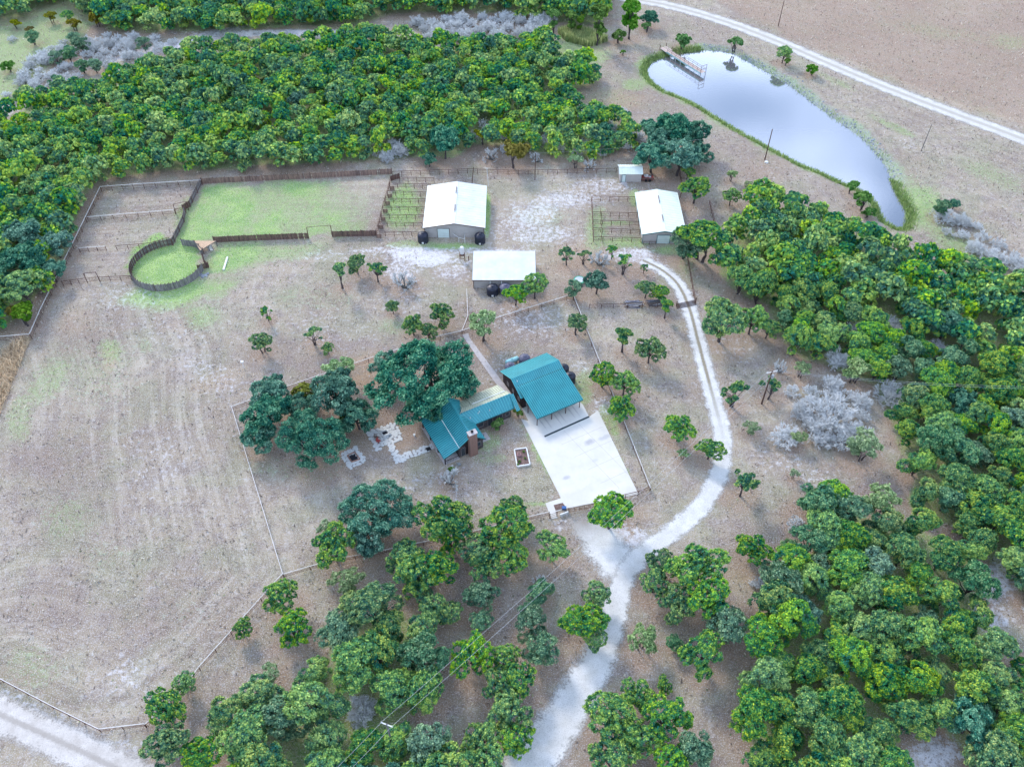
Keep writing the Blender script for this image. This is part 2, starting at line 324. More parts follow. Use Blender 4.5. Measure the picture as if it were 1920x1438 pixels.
green = mx(pol([(380,348),(560,338),(700,332),(715,350),(690,440),(580,445),(350,455),(330,450)], .85, 16) * (0.62 + .38 * sstep(.30, .60, lump(X, Y, .12, 3))) * (1 - .72 * sstep(560, 690, px + 90 * (lump(X, Y, .15, 5) - .5))),
           ell(314, 496, 76, 54, 1.0, .2), ell(345, 455, 30, 18, .9), ell(330, 548, 110, 32, .85, .6, -10), ell(430, 485, 75, 32, .8, .6, -20), ell(520, 475, 110, 22, .55, .8, -8),  # green below the pen wall also carries the wall's soft shade
           ell(375, 592, 46, 32, .55, .9), ell(355, 430, 30, 60, .6), ell(757, 390, 40, 48, .75, .5), ell(780, 460, 60, 10, .5), ell(912, 400, 9, 48, 1.0, .5), ell(850, 462, 60, 8, .8),  # strips before and right of the barn: its shadow painted as darker green
           ell(1010, 405, 80, 26, .35, .7), ell(1120, 430, 30, 50, .55, .6), ell(1170, 455, 60, 14, .6), ell(1270, 470, 60, 12, .7), ell(1190, 370, 12, 20, .6), ell(1150, 418, 40, 6, .6), ell(1290, 500, 22, 24, .4),
           ell(770, 372, 30, 5, .6), ell(600, 560, 90, 25, .22), ell(740, 610, 40, 20, .3),
           ell(205, 655, 30, 26, .45), ell(275, 650, 20, 16, .3), ell(90, 720, 70, 40, .38, .7, -50), ell(190, 700, 120, 90, .22, .8), ell(40, 790, 30, 60, .35), ell(120, 970, 70, 60, .28, .8), ell(200, 1040, 80, 50, .18, .8), ell(60, 1250, 60, 50, .3, .8), ell(360, 1150, 60, 40, .12),
           ell(560, 760, 120, 40, .2), ell(560, 880, 120, 30, .22), ell(920, 860, 40, 14, .35), ell(1112, 840, 12, 60, .8, .5, -28), ell(1145, 790, 14, 40, .7, .5, -28), ell(1165, 880, 12, 40, .85, .5, -28), ell(1010, 850, 8, 80, .6, .5, -28), ell(1000, 945, 46, 7, .6, .5, -5), ell(915, 825, 30, 20, .5), ell(800, 790, 14, 50, .55, .5, -28), ell(1095, 730, 20, 40, .55),
           ell(1080, 100, 70, 40, .6, .6), ell(1060, 120, 30, 30, .6), ell(1190, 160, 30, 14, .5), ell(1000, 215, 200, 30, .1), ell(1110, 185, 120, 30, .25),
           ell(1720, 385, 60, 60, .65, .7, 45), ell(1790, 460, 120, 30, .5, .7, 40), ell(1860, 330, 80, 24, .35, .8, 25), ell(1680, 240, 60, 8, .45, .6, 25), ell(1560, 150, 60, 8, .35, .6, 25), ell(1760, 60, 160, 20, .22, .8, 10), ell(1890, 80, 60, 20, .3, .8),
           pol([(-200,-60),(200,-60),(190,50),(120,110),(0,200),(-200,260)], .55, 30), ell(420, 62, 60, 8, .5), ell(600, 52, 100, 8, .4), ell(20, 120, 80, 60, .5))
for (_nm, _poly, _sp, _lb, _gp) in WOODS: green = np.maximum(green, .75 * pol([(a, b + 8) for a, b in _poly], 1.0, 10))  # green under the woods paints the blue-green shade between crowns
pd = segdist(X, Y, POND, True); pin = inpoly(X, Y, POND); sd = np.where(pin, -pd, pd)
green = np.maximum(green, .6 * (1 - sstep(.8, 4.2, sd + 3.5 * wob)) * (py > -100))
gravel = mx(ell(800, 482, 90, 20, .95, .6, 6), ell(720, 470, 100, 10, .5, .7), ell(845, 510, 40, 20, .5), ell(900, 470, 120, 8, .6), ell(1000, 400, 90, 44, .62, .8, -25), ell(1060, 375, 90, 24, .6, .7), ell(1130, 350, 90, 16, .45), ell(1010, 440, 110, 24, .55, .7), ell(970, 500, 60, 60, .2), ell(1180, 478, 70, 16, .7, .6), ell(1235, 500, 50, 18, .5, .6, 30),
            ell(1165, 1010, 80, 34, .75, .6, 10), ell(1050, 980, 20, 14, .5), ell(1090, 690, 26, 20, .4, .8), ell(1130, 760, 25, 20, .5), ell(1000, 600, 100, 50, .4, .8), ell(960, 700, 60, 50, .25), ell(640, 480, 100, 14, .35), ell(760, 560, 80, 50, .3, .8), ell(620, 620, 120, 50, .25, .8), ell(750, 505, 50, 30, .6, .8),
            ell(390, 700, 90, 40, .35, .8, 30), ell(250, 560, 110, 40, .35, .8), ell(330, 620, 150, 60, .22, .9), ell(450, 820, 20, 150, .2, .9, -10), ell(300, 860, 90, 90, .25, .9), ell(250, 1270, 70, 50, .4, .9), ell(60, 1330, 160, 34, .35, .8, 22), ell(240, 1410, 60, 30, .5, .8), ell(800, 905, 110, 30, .35, .9, -10), ell(860, 930, 110, 30, .3, .9),
            ell(1580, 120, 150, 12, .1), ell(1700, 270, 26, 10, .3, .8, 30), ell(1480, 330, 80, 30, .15), ell(1090, 212, 60, 16, .55), ell(1500, 880, 120, 30, .35, .8, 20), ell(1380, 640, 70, 40, .25), ell(1240, 830, 60, 50, .15), ell(1870, 1090, 40, 60, .75, .8), ell(1755, 1415, 70, 50, .85, .8), ell(1860, 1160, 60, 30, .6),
            pol([(-60,215),(40,165),(130,110),(200,72),(330,66),(250,120),(140,150),(60,190),(-20,260)], .28, 22), ell(330, 84, 180, 12, .9, .6, -14), ell(540, 62, 230, 8, .95, .6), ell(210, 148, 20, 12, .5))
brown = mx(ell(700, 700, 240, 90, .5, .7), ell(560, 790, 120, 90, .6, .7), ell(1000, 690, 70, 40, .6, .7), ell(980, 640, 60, 30, .4), ell(860, 1050, 260, 90, .65, .8), ell(1120, 540, 120, 40, .6, .8), ell(1170, 410, 45, 40, .55, .7), ell(960, 590, 60, 25, .4), ell(1500, 640, 120, 60, .6, .8), ell(1640, 930, 60, 40, .7),
           ell(1420, 1020, 80, 60, .55, .8), ell(520, 1210, 110, 50, .35, .8), ell(1150, 190, 160, 40, .45, .8), ell(1350, 300, 160, 60, .35, .8), ell(1560, 360, 90, 50, .4, .8), ell(120, 940, 130, 90, .4, .8), ell(60, 870, 80, 50, .5, .8), ell(260, 1160, 120, 60, .4, .8), ell(130, 1130, 100, 60, .35, .8), ell(200, 500, 80, 30, .3), ell(1320, 400, 30, 60, .5, .6),
           ell(350, 700, 120, 40, .22, .8, -30), ell(150, 640, 60, 40, .25, .8), pol([(1290,-30),(2000,-30),(2000,250),(1760,180),(1520,85),(1380,28)], .62, 8) * (.6 + .5 * lump(X, Y, .16, 9)), ell(1290, 60, 100, 40, .3))
ochre = mx(ell(1100, 500, 110, 50, .6, .8), ell(690, 700, 50, 40, .9, .6), ell(560, 770, 50, 30, .9), ell(640, 850, 50, 20, .7), ell(205, 670, 12, 30, .5), ell(400, 715, 60, 20, .4, .8, -20), ell(1020, 405, 18, 10, .8), pol([(1300,-30),(2000,-30),(2000,260),(1760,190),(1520,90),(1390,28)], .45, 10), ell(1200, 500, 60, 20, .4),
           ell(540, 1130, 60, 40, .5), ell(950, 1050, 60, 40, .5), ell(1150, 190, 80, 24, .5), ell(1400, 1080, 60, 30, .6), ell(140, 600, 50, 30, .3), ell(345, 385, 60, 60, .1), ell(15, 690, 14, 60, .6), ell(1440, 320, 60, 30, .3, .8), ell(210, 150, 20, 16, .8), ell(330, 610, 20, 16, .2), ell(1180, 960, 60, 20, .4))
rock = mx((1 - sstep(.3, 4.2, sd + 1.5 * wob)) * sstep(0, 1, ((px - 1290) / 630 * 430 + 70 - py) / 30.0 + .5) * .9)
# streaks follow the mower: angle field for the big paddock
Z = np.where(sd < 0, WZ - np.minimum(-sd, 2.5) * .5, WZ * (1 - sstep(0, 2.6, sd)) ** 1.0)
Z = np.where(np.abs(sd) > 40, 0, Z)

# ------------------------------------------------------------------ foliage meshes (unit radius crowns, scaled where they stand)
def leaves_on(cs, rs, n, size, r, sub=12, spread=.30, zmin=-.45, squash=.85, cull=.72, tint=None, elong=1.5):
    cs = np.array(cs); rs = np.array(rs); nl = len(cs)
    pk = r.choice(nl, int(n * 1.5), p=rs ** 2 / (rs ** 2).sum())
    sd_ = r.normal(size=(nl, sub, 3)); sd_[..., 2] = np.abs(sd_[..., 2]) * .9 - .25; sd_ /= np.linalg.norm(sd_, axis=2, keepdims=True)
    jit = r.normal(size=(len(pk), 3)) * spread; dev = np.linalg.norm(jit, axis=1); d = sd_[pk, r.integers(0, sub, len(pk))] + jit
    d /= np.linalg.norm(d, axis=1, keepdims=True)
    k = d[:, 2] > zmin; d = d[k]; pk = pk[k]; dev = dev[k]
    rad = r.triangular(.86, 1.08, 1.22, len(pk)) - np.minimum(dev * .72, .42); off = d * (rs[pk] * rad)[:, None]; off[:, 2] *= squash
    p = cs[pk] + off
    keep = np.ones(len(p), bool)
    for j in range(nl):
        q = (p - cs[j]) / (rs[j] * np.array((1, 1, squash))); keep &= ~((np.linalg.norm(q, axis=1) < cull) & (pk != j))
    p = p[keep][:n]; d = d[keep][:n]; pk = pk[keep][:n]; rad = rad[keep][:n]; m = len(p)
    nrm = d + r.normal(size=(m, 3)) * .55; nrm /= np.linalg.norm(nrm, axis=1, keepdims=True)
    t = np.cross(nrm, r.normal(size=(m, 3))); t /= np.linalg.norm(t, axis=1, keepdims=True); b = np.cross(nrm, t)
    s = size * r.uniform(.55, 1.25, m)[:, None]
    V = np.stack([p - t * s * .5 * elong, p - b * s * .5 + nrm * s * .12, p + t * s * .5 * elong, p + b * s * .5 + nrm * s * .12], 1).reshape(-1, 3)
    Q = np.arange(4 * m).reshape(m, 4)
    lt = r.uniform(.28, .66, nl) if tint is None else np.full(nl, tint)
    c0 = np.clip(lt[pk] + r.normal(size=m) * .20 + (rad - .88) * 1.3, 0, 1); c1 = r.uniform(0, 1, m)  # new growth pale at tips; shade between clumps put into the darker inner colour
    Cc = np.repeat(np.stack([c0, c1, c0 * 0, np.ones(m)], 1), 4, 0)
    return V, Q, Cc
def lobes_dome(r, n, zb, zt, rr=(.26, .42), spread=.70):
    cs, rs = [], []
    for i in range(n):
        q = (math.sqrt(r.uniform(0, 1)) if i > 2 else .12 + .14 * i) * spread; a = i * 2.399 + r.uniform(-.5, .5); rl = r.uniform(*rr)
        top = zb + (zt - zb) * math.sqrt(max(0, 1 - (q / 1.05) ** 2)) - rl * .6
        z = top if r.uniform() < .7 else r.uniform(zb + rl * .5, max(zb + rl * .5 + .01, top))
        cs.append((q * math.cos(a), q * math.sin(a), z)); rs.append(rl)
    return cs, rs
def trunk_mb(cs, zb, r, th=.055, n=6, lean=0.0, many=1):
    mb = MB()
    for k in range(many):
        a = r.uniform(0, 6.28); bx, by = (.12 * math.cos(a), .12 * math.sin(a)) if many > 1 else (0, 0)
        fx, fy = lean + (.2 * math.cos(a) if many > 1 else r.uniform(-.06, .06)), r.uniform(-.06, .06) + (.2 * math.sin(a) if many > 1 else 0)
        fork = (fx, fy, zb * .9)
        mb.tube((bx, by, -.08), (bx * .5 + fx * .4, by * .5 + fy * .4, zb * .45), th * 1.25, th, n)
        mb.tube((bx * .5 + fx * .4, by * .5 + fy * .4, zb * .45), fork, th, th * .8, n)
        for c in cs:
            if r.uniform() < 1.0 / many:
                mid = tuple(fork[i] * .5 + c[i] * .5 + r.uniform(-.05, .05) for i in range(3))
                mb.tube(fork, mid, th * .55, th * .35, 5, False); mb.tube(mid, c, th * .35, th * .12, 4, False)
    return mb
VAR = {}
def variant(key, crown, trunk_):
    VAR.setdefault(key, []).append((crown, trunk_))
def mk_variant(key, seed, nl, zb, zt, nleaf, size, mk, rr=(.26, .42), spread=.7, th=.055, sub=12, many=1, sp=.30, lean=0, cull=.72):
    r = np.random.default_rng(seed); cs, rs = lobes_dome(r, nl, zb, zt, rr, spread)
    V, Q, Cc = leaves_on(cs, rs, nleaf, size, r, sub, sp, cull=cull)
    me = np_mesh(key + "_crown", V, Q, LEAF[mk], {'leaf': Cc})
    t = trunk_mb(cs[:10], zb, r, th, lean=lean, many=many); tm = bpy.data.meshes.new(key + "_trunk"); tm.from_pydata(t.v, [], t.f); tm.materials.append(M['bark'])
    variant(key, me, tm)
for i in range(5): mk_variant('J', 100 + i, 22 + 2 * i, .45, 1.75, 12000, .056, 'J', rr=(.20, .38), sub=13, sp=.21, spread=.74, many=1 + (i % 3 == 2), cull=.62)
for i in range(5): mk_variant('W', 400 + i, 13 + i, .10, 1.9, 12500, .058, 'J', rr=(.30, .48), sub=20, sp=.20, spread=.68, many=1, cull=.62)
for i in range(3): mk_variant('H', 450 + i, 20 + i, .30, 1.8, 10000, .058, 'H', rr=(.22, .40), sub=15, sp=.25, spread=.72, many=1 + i % 2, cull=.6)
for i in range(3): mk_variant('JL', 130 + i, 12, .6, 1.8, 4500, .068, 'J', rr=(.16, .30), sub=9, sp=.34, many=1 + (i == 1))       # loose, branches showing
for i in range(2): mk_variant('JS', 140 + i, 9, 1.0, 3.4, 2600, .17, 'J', rr=(.36, .55), spread=.5, sub=9, th=.1)             # slim and tall
for i in range(3): mk_variant('O', 160 + i, 34 + 4 * i, .30, 1.25, 34000, .031, 'O', rr=(.17, .31), spread=.80, sub=15, sp=.30, th=.05, many=2)
for i in range(3): mk_variant('OS', 180 + i, 20, .42, 1.5, 16000, .050, 'O', rr=(.24, .38), spread=.7, sub=12, th=.05, many=1)
for i in range(3): mk_variant('M', 200 + i, 11, .5, 1.5, 3200, .075, 'M', rr=(.24, .38), sub=9, sp=.4, many=3, th=.035)
for i in range(2): mk_variant('Y', 220 + i, 11, .5, 1.5, 2800, .12, 'Y', sub=9, many=2)
for i in range(2): mk_variant('P', 240 + i, 14, .3, 3.4, 4600, .17, 'P', rr=(.4, .62), spread=.42, sub=10, th=.09)
for i in range(2): mk_variant('PB', 250 + i, 12, .2, 1.3, 3200, .12, 'P', sub=10, many=2)

def twig_mesh(seed, n_st=11, rmin=.0115, w0=.026, last=8):
    r = np.random.default_rng(seed); A, B, R1, R2 = [], [], [], []
    def grow(p, d, L, w, lev):
        q = p + d * L; A.append(p); B.append(q); R1.append(w); R2.append(w * .62)
        if lev == 0: return
        for k in range(4 if lev > 1 else last):
            nd = d + r.normal(size=3) * (.42 if lev > 1 else .55); nd[2] += .12; nd /= np.linalg.norm(nd)
            st = p + d * L * r.uniform(.45, 1.0); grow(st, nd, L * r.uniform(.45, .75), w * .55, lev - 1)
    for i in range(n_st):
        a = i * 2.399 + r.uniform(-.3, .3); el = r.uniform(.45, 1.3)
        d = np.array((math.cos(a) * math.cos(el), math.sin(a) * math.cos(el), math.sin(el)))
        grow(np.array((.06 * math.cos(a), .06 * math.sin(a), -.03)), d, r.uniform(.40, .56), w0, 3)
    A, B, R1, R2 = map(np.array, (A, B, R1, R2)); m = len(A); d = B - A; d /= np.linalg.norm(d, axis=1, keepdims=True)
    u = np.cross(d, r.normal(size=(m, 3))); u /= np.linalg.norm(u, axis=1, keepdims=True); w = np.cross(d, u); V = []
    R1 = np.maximum(R1, rmin); R2 = np.maximum(R2, rmin * .62)
    for k in range(3):
        a = k * 2.0944; o = u * math.cos(a) + w * math.sin(a); V.append(A + o * R1[:, None]); 
    for k in range(3):
        a = k * 2.0944; o = u * math.cos(a) + w * math.sin(a); V.append(B + o * R2[:, None])
    V = np.stack(V, 1).reshape(-1, 3); b = np.arange(m)[:, None] * 6
    Q = np.concatenate([b + np.array(((0, 1, 4, 3),)), b + np.array(((1, 2, 5, 4),)), b + np.array(((2, 0, 3, 5),))])
    c = np.repeat(np.clip(.95 - 22 * (R1 - rmin) + r.normal(size=m) * .1, 0, 1), 6); Cc = np.stack([c, r.uniform(0, 1, len(c)), c * 0, np.ones(len(c))], 1)
    return np_mesh("bare_branches", V, Q, LEAF['T'], {'leaf': Cc})
TW = [twig_mesh(300 + i, 13) for i in range(4)]
TW2 = [twig_mesh(320 + i, 6, .009, .06) for i in range(2)]
TWB = [twig_mesh(340 + i, 30, .0055, .02, 10) for i in range(2)]

TREES = []          # (X, Y, radius) of individually built trees, for litter under them
def tree(kind, cx, cy, wpx, label, group=None, hz=None, zs=1.0, cat=None, name=None):
    """cx, cy: crown centre in the photo, wpx: crown width there"""
    zc = hz
    for _ in range(2):
        zc_ = 2.2 if zc is None else zc
        X_, Y_, _z = G(cx, cy, zc_); dep = Y_ * CT + (CAM_H - zc_) * ST
        R = wpx / 2 * dep / F_PX
        if hz is None: zc = R * {'JS': 2.2, 'P': 1.7, 'O': .8, 'OS': 1.0, 'T': .6, 'TS': .6, 'PB': .7}.get(kind, 1.15) * zs
    place(kind, X_, Y_, R, label, group, zs, cat, name)
NAMES = {'H': 'juniper_tree', 'W': 'juniper_tree', 'J': 'juniper_tree', 'JL': 'juniper_tree', 'JS': 'juniper_tree', 'O': 'live_oak', 'OS': 'live_oak', 'M': 'mesquite_tree', 'Y': 'yellowing_tree', 'P': 'willow_tree', 'PB': 'willow_shrub', 'T': 'bare_shrub', 'TS': 'bare_tree'}
def place(kind, X_, Y_, R, label, group=None, zs=1.0, cat=None, name=None):
    o = thing(name or NAMES[kind], label, cat or ('shrub' if kind in ('T', 'PB') else 'tree'), (X_, Y_, 0), group)
    o.rotation_euler = (0, 0, random.uniform(0, 6.28))
    if kind in ('T', 'TS'):
        me = random.choice((TWB if R > 2.6 else TW) if kind == 'T' else TW2); inst('branches', me, o, (0, 0, 0), 0, (R, R, R * zs))
    else:
        cr, tr = random.choice(VAR[kind]); s = (R, R, R * zs)
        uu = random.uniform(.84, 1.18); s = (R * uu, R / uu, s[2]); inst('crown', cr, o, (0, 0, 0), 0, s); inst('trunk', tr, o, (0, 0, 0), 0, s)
    TREES.append((X_, Y_, R, kind)); return o

# ------------------------------------------------------------------ trees that stand by themselves or in small clumps
TL = [
('JS',637,512,30,'slim dark juniper at the left end of the row above the small paddock shrubs'),
('J',668,494,40,'rounded juniper second from the left in the row below the paddock'),
('JL',706,507,44,'open juniper third in the row, leaning right beside the bare tree'),
('TS',757,520,66,'bare branching tree at the right end of the row, left of the white-roofed workshop'),
('J',736,575,27,'tiny round juniper with crooked trunk below the bare tree'),
('JL',500,588,30,'small sparse juniper with a long leaning trunk in the open field'),
('J',489,641,43,'dark juniper on the open field below the small leaning one'),
('JL',588,627,40,'thin ragged juniper leaning left, between the open field and the oaks'),
('J',614,653,24,'small bushy juniper touching the thin ragged one'),
('J',774,609,42,'juniper with patchy crown at the top left of the huge oak'),
('J',827,589,48,'dense globe-shaped juniper above the huge oak'),
('J',802,620,34,'low dark juniper squeezed between the globe-shaped one and the huge oak'),
('M',902,604,80,'pale silvery mesquite at the top end of the concrete footpath'),
('M',638,690,74,'yellow-green mesquite left of the huge oak'),
('Y',577,731,58,'olive-yellow tree behind the left oak clump'),
('O',790,703,205,'huge dark live oak spreading behind the teal-roofed house'),
('OS',722,688,80,'rounded oak limb tree at the left flank of the huge oak'),
('OS',862,715,84,'dark oak at the right flank of the huge oak, beside the footpath'),
('OS',800,760,86,'dark oak leaning over the back corner of the teal-roofed house'),
('OS',630,735,92,'grey-green oak between the yellow-green mesquite and the yard oaks'),
('OS',508,738,74,'upper left live oak of the yard clump, next to the yard fence corner'),
('OS',500,778,80,'middle left live oak of the yard clump'),
('OS',486,815,58,'low spreading oak at the far left of the yard clump, nearest the fence'),
('O',586,818,140,'broad live oak at the front of the yard clump, above the open lawn'),
('OS',668,775,70,'dark oak at the right of the yard clump, beside the flagstone patio'),
('OS',560,760,60,'oak in the heart of the yard clump below the olive-yellow tree'),
('PB',645,797,46,'bright lime-green young tree standing against the yard clump of oaks'),
('J',967,551,44,'juniper covering the right corner of the workshop tanks'),
('J',1003,534,52,'larger juniper at the right end of the white-roofed workshop'),
('JL',1063,478,38,'upright juniper right of the workshop, leftmost of the gravel-side group'),
('JL',1096,480,30,'slender thin juniper beside the lilac bare tree'),
('TS',1126,480,56,'lilac-grey bare tree between junipers right of the workshop'),
('JL',1148,472,28,'small juniper on the right side of the lilac bare tree'),
('JL',1170,492,42,'tall two-stemmed open juniper beside the gravel track bend'),
('OS',1120,528,60,'dark blue-green oak in the group right of the workshop'),
('J',1077,541,38,'juniper over the pale green object at the fence corner'),
('JL',1208,503,20,'very thin spindly juniper at the inside of the track bend'),
('J',1212,541,36,'juniper over the left pile of stacked lumber'),
('J',1238,549,34,'juniper between the two lumber piles and the gravel track'),
('JS',1250,575,24,'narrow juniper closest to the cattle guard'),
('J',1081,606,43,'round juniper on the fence line right of the silvery mesquite'),
('JS',1170,632,32,'small cone-shaped juniper alone in the pasture'),
('J',1220,655,56,'round pasture juniper between the cone-shaped one and the gravel track'),
('J',1131,703,52,'tallest juniper of the three beside the carport'),
('J',1172,717,54,'right-hand juniper of the three beside the carport'),
('J',1166,766,54,'lowest juniper of the three beside the concrete pad'),
('J',1275,803,58,'flat-topped dark juniper inside the bend of the gravel drive'),
('J',1332,842,46,'juniper on the inner edge of the gravel drive bend'),
('M',1281,850,30,'small greyish bush left of the juniper on the drive bend'),
('JL',1377,738,62,'fan-shaped juniper with grey limbs right of the gravel drive'),
('JL',1396,905,66,'umbrella-shaped juniper with visible trunk outside the drive bend'),
('J',1358,597,90,'large spreading juniper right of the drive below the cattle guard'),
('J',1412,598,60,'juniper between the large spreading one and the right-hand wood'),
('J',1441,615,42,'small deep green juniper at the edge of the right-hand wood'),
('TS',1465,686,44,'pale bare tree just above the leaning power pole'),
('JL',1445,725,50,'sparse juniper behind the foot of the leaning power pole'),
('T',1560,770,130,'huge mound of pale bare branches right of the drive'),
('T',1525,790,60,'left lobe of bare brush beside the huge pale mound'),
('T',1590,815,84,'lower bare brush running down from the huge pale mound'),
('T',1477,815,74,'bare lilac-grey bush between the drive and the huge pale mound'),
('M',1410,800,40,'thin nearly leafless mesquite between the drive bend and the bare bush'),
('M',1500,820,40,'sparse green mesquite wedged beside the bare lilac-grey bush'),
('M',1625,830,84,'yellow-green mesquite in front of the right-hand wood'),
('M',1490,885,30,'little pale shrub in the clearing right of the drive'),
('M',1655,935,90,'pale wide mesquite over leaf litter at the clearing edge'),
('M',1505,690,44,'straggly pale mesquite above the huge bare mound'),
('M',1610,690,70,'straggly yellow mesquite at the upper right of the huge bare mound'),
('TS',842,893,60,'nearly leafless tree on the lawn in front of the house'),
('PB',847,882,20,'tuft of green growth on the nearly leafless lawn tree',),
('PB',935,797,34,'rounded green shrub against the front wall of the house'),
('PB',972,775,26,'yellow-green shrub at the right corner of the house'),
('J',1146,960,82,'full juniper standing alone below the concrete pad at the gate'),
('J',964,951,50,'small dark juniper by the front fence left of the gate'),
('O',707,955,150,'big live oak at the bottom of the lawn'),
('OS',690,1010,90,'oak growing under the lower side of the big lawn oak'),
('M',612,985,50,'pale feathery tree on the left shoulder of the big lawn oak'),
('J',625,1020,80,'dark juniper left of the big lawn oak on the front fence'),
('M',650,1085,76,'hazy pale green mesquite just outside the front fence'),
('J',832,975,100,'wide flat juniper with open limbs right of the big lawn oak'),
('J',845,1012,60,'lower right tier juniper of the wide flat one'),
('J',775,1075,84,'dark pine-like juniper below the big lawn oak'),
('J',760,1045,70,'juniper crowded between the big lawn oak and its dark neighbour'),
('J',812,1065,80,'juniper with bare slanting trunk below the wide flat one'),
('J',810,1140,64,'bright-tipped juniper below the slanting trunk'),
('J',845,1150,48,'darker juniper touching the bright-tipped one'),
('J',790,1105,44,'small pale juniper above the bright-tipped one'),
('J',948,990,96,'tall juniper with spreading limbs in the cluster left of the driveway fork'),
('J',895,1030,70,'left juniper of the cluster near the driveway fork'),
('J',960,1045,70,'middle juniper of the cluster near the driveway fork, trunk showing'),
('J',915,1055,70,'juniper low in the cluster near the driveway fork'),
('J',1036,1028,66,'bushy juniper alone left of the driveway fork'),
('TS',1012,1085,40,'bare grey tree leaning between the driveway fork junipers'),
('J',1012,1110,52,'juniper under the power lines beside the bare grey tree'),
('J',902,1115,60,'pale hazy juniper below the fork cluster'),
('J',900,1165,44,'second pale juniper below the fork cluster'),
('J',525,1118,68,'pair-trunked juniper just outside the corner of the front fence'),
('J',455,1178,40,'small oval juniper on the lower fence line'),
('J',550,1178,72,'round juniper below the pair-trunked one'),
('M',508,1262,54,'soft grey-green tree at the left tip of the lower wood'),
('J',345,1280,46,'top juniper of the three on the lower fence corner'),
('J',308,1328,80,'middle large juniper of the three on the lower fence corner'),
('J',310,1395,84,'bottom juniper of the three, beside the dirt road'),
('J',378,1415,76,'juniper at the bottom edge next to the three fence corner junipers'),
('J',1228,1090,60,'dark tall juniper right of the driveway, left of its cluster'),
('J',1240,1055,56,'dark upper juniper right of the driveway fork'),
('J',1310,1060,96,'open-crowned juniper at the top of the cluster right of the drive'),
('J',1270,1130,70,'left juniper of the cluster right of the drive'),
('J',1330,1120,90,'centre juniper of the cluster right of the drive'),
('J',1360,1170,80,'hazy juniper at the lower right of the cluster right of the drive'),
('J',1318,1225,84,'dark round juniper at the foot of the cluster right of the drive'),
('M',1205,1195,78,'pale see-through tree at the right edge of the lower drive'),
('J',1264,1205,34,'small hazy juniper between the pale tree and the dark round one'),
('J',1120,1115,56,'juniper overhanging the left edge of the lower drive, topmost'),
('J',1095,1165,80,'yellow-tipped juniper left of the lower drive'),
('J',1115,1195,50,'small juniper under the yellow-tipped one'),
('J',995,1165,66,'hazy juniper left of the yellow-tipped one'),
('J',1018,1218,66,'lower hazy juniper left of the drive'),
('J',885,1228,84,'round juniper left of the power lines'),
('J',945,1235,60,'juniper under the power lines, right of the round one'),
('J',935,1290,70,'upper juniper of the column left of the lower drive'),
('J',970,1275,70,'upper right juniper of the column left of the lower drive'),
('J',955,1335,80,'middle juniper of the column left of the lower drive'),
('J',905,1385,76,'lower left juniper of the column left of the lower drive'),
('J',965,1385,70,'lower right juniper of the column left of the lower drive'),
('J',915,1430,80,'bottom juniper of the column left of the lower drive'),
('J',1145,1345,100,'large juniper at the left of the bottom clump right of the drive'),
('J',1195,1305,64,'top juniper of the bottom clump right of the drive'),
('J',1250,1345,90,'right-hand juniper of the bottom clump right of the drive'),
('J',1195,1385,80,'inner juniper of the bottom clump right of the drive'),
('J',1245,1285,34,'small round juniper just above the bottom clump'),
('J',1300,1400,80,'hazy juniper at the right of the bottom clump'),
('J',1150,1430,90,'cut-off juniper at the bottom edge right of the drive'),
('J',1260,1430,80,'second cut-off juniper at the bottom edge right of the drive'),
('J',1415,1030,64,'juniper at the left tip of the lower right wood'),
('T',1425,1095,44,'bare twiggy bush at the left tip of the lower right wood'),
('T',1490,980,50,'bare pale bush in the gap above the lower right wood'),
('J',1530,940,84,'grey-tinted juniper at the top of the lower right wood'),
('J',1590,955,70,'juniper beside the grey-tinted one, below the clearing'),
('J',1306,352,54,'dense juniper right of the small barn'),
('J',1290,322,26,'narrow juniper right of the pump house'),
('J',1372,367,34,'juniper on the slope right of the small barn'),
('J',1320,445,84,'big juniper at the right front corner of the small barn'),
('J',1290,455,60,'grey-green juniper covering the small barn corner'),
('M',1372,325,30,'low grey shrub on the slope below the pond'),
('M',1404,345,22,'small shrub above the juniper slope'),
('OS',1225,290,60,'oak left of the pair behind the pump house'),
('OS',1262,240,70,'highest oak of the dark clump below the pond'),
('OS',1300,250,60,'right oak of the dark clump below the pond'),
('OS',1240,262,60,'left middle oak of the dark clump below the pond'),
('OS',1275,290,70,'front oak of the dark clump below the pond'),
('OS',1225,245,50,'far left oak of the dark clump below the pond'),
('OS',1312,285,44,'low right oak of the dark clump below the pond'),
('T',1195,255,44,'pale bare bush left of the dark oak clump'),
('T',1155,258,50,'bare lilac bush at the edge of the upper wood'),
('T',1120,265,50,'second bare lilac bush at the edge of the upper wood'),
('TS',1170,215,40,'bare tree at the right tip of the upper wood'),
('M',1080,298,34,'frosty small tree left of the pump house'),
('TS',1105,305,36,'bare pale tree between the frosty one and the pump house'),
('TS',1005,292,36,'bare pale tree behind the thin utility pole'),
('T',925,240,50,'bare bush inside the upper wood, left of three'),
('T',990,225,44,'bare bush inside the upper wood, top of three'),
('T',975,248,44,'bare bush inside the upper wood, right of three'),
('TS',920,285,44,'bare grey tree at the lower edge of the upper wood'),
('Y',965,280,66,'yellowish tree at the lower edge of the upper wood'),
('Y',905,250,40,'olive-tinted tree left of the bare bushes'),
('OS',833,262,80,'round pale blue-green oak at the lower edge of the upper wood'),
('OS',805,298,36,'small dark oak bush under the round blue-green oak'),
('T',738,270,44,'bare bush at the wood edge above the fence, left of the blue-green oak'),
('T',725,292,44,'pale low brush just above the pipe fence'),
('PB',1281,78,38,'round shrub at the shore end of the dock'),
('PB',1379,84,38,'round shrub on the upper shore of the pond'),
('J',1471,99,32,'small tree on the bank between the pond and the road'),
('PB',1475,117,20,'low bush under the small bank tree'),
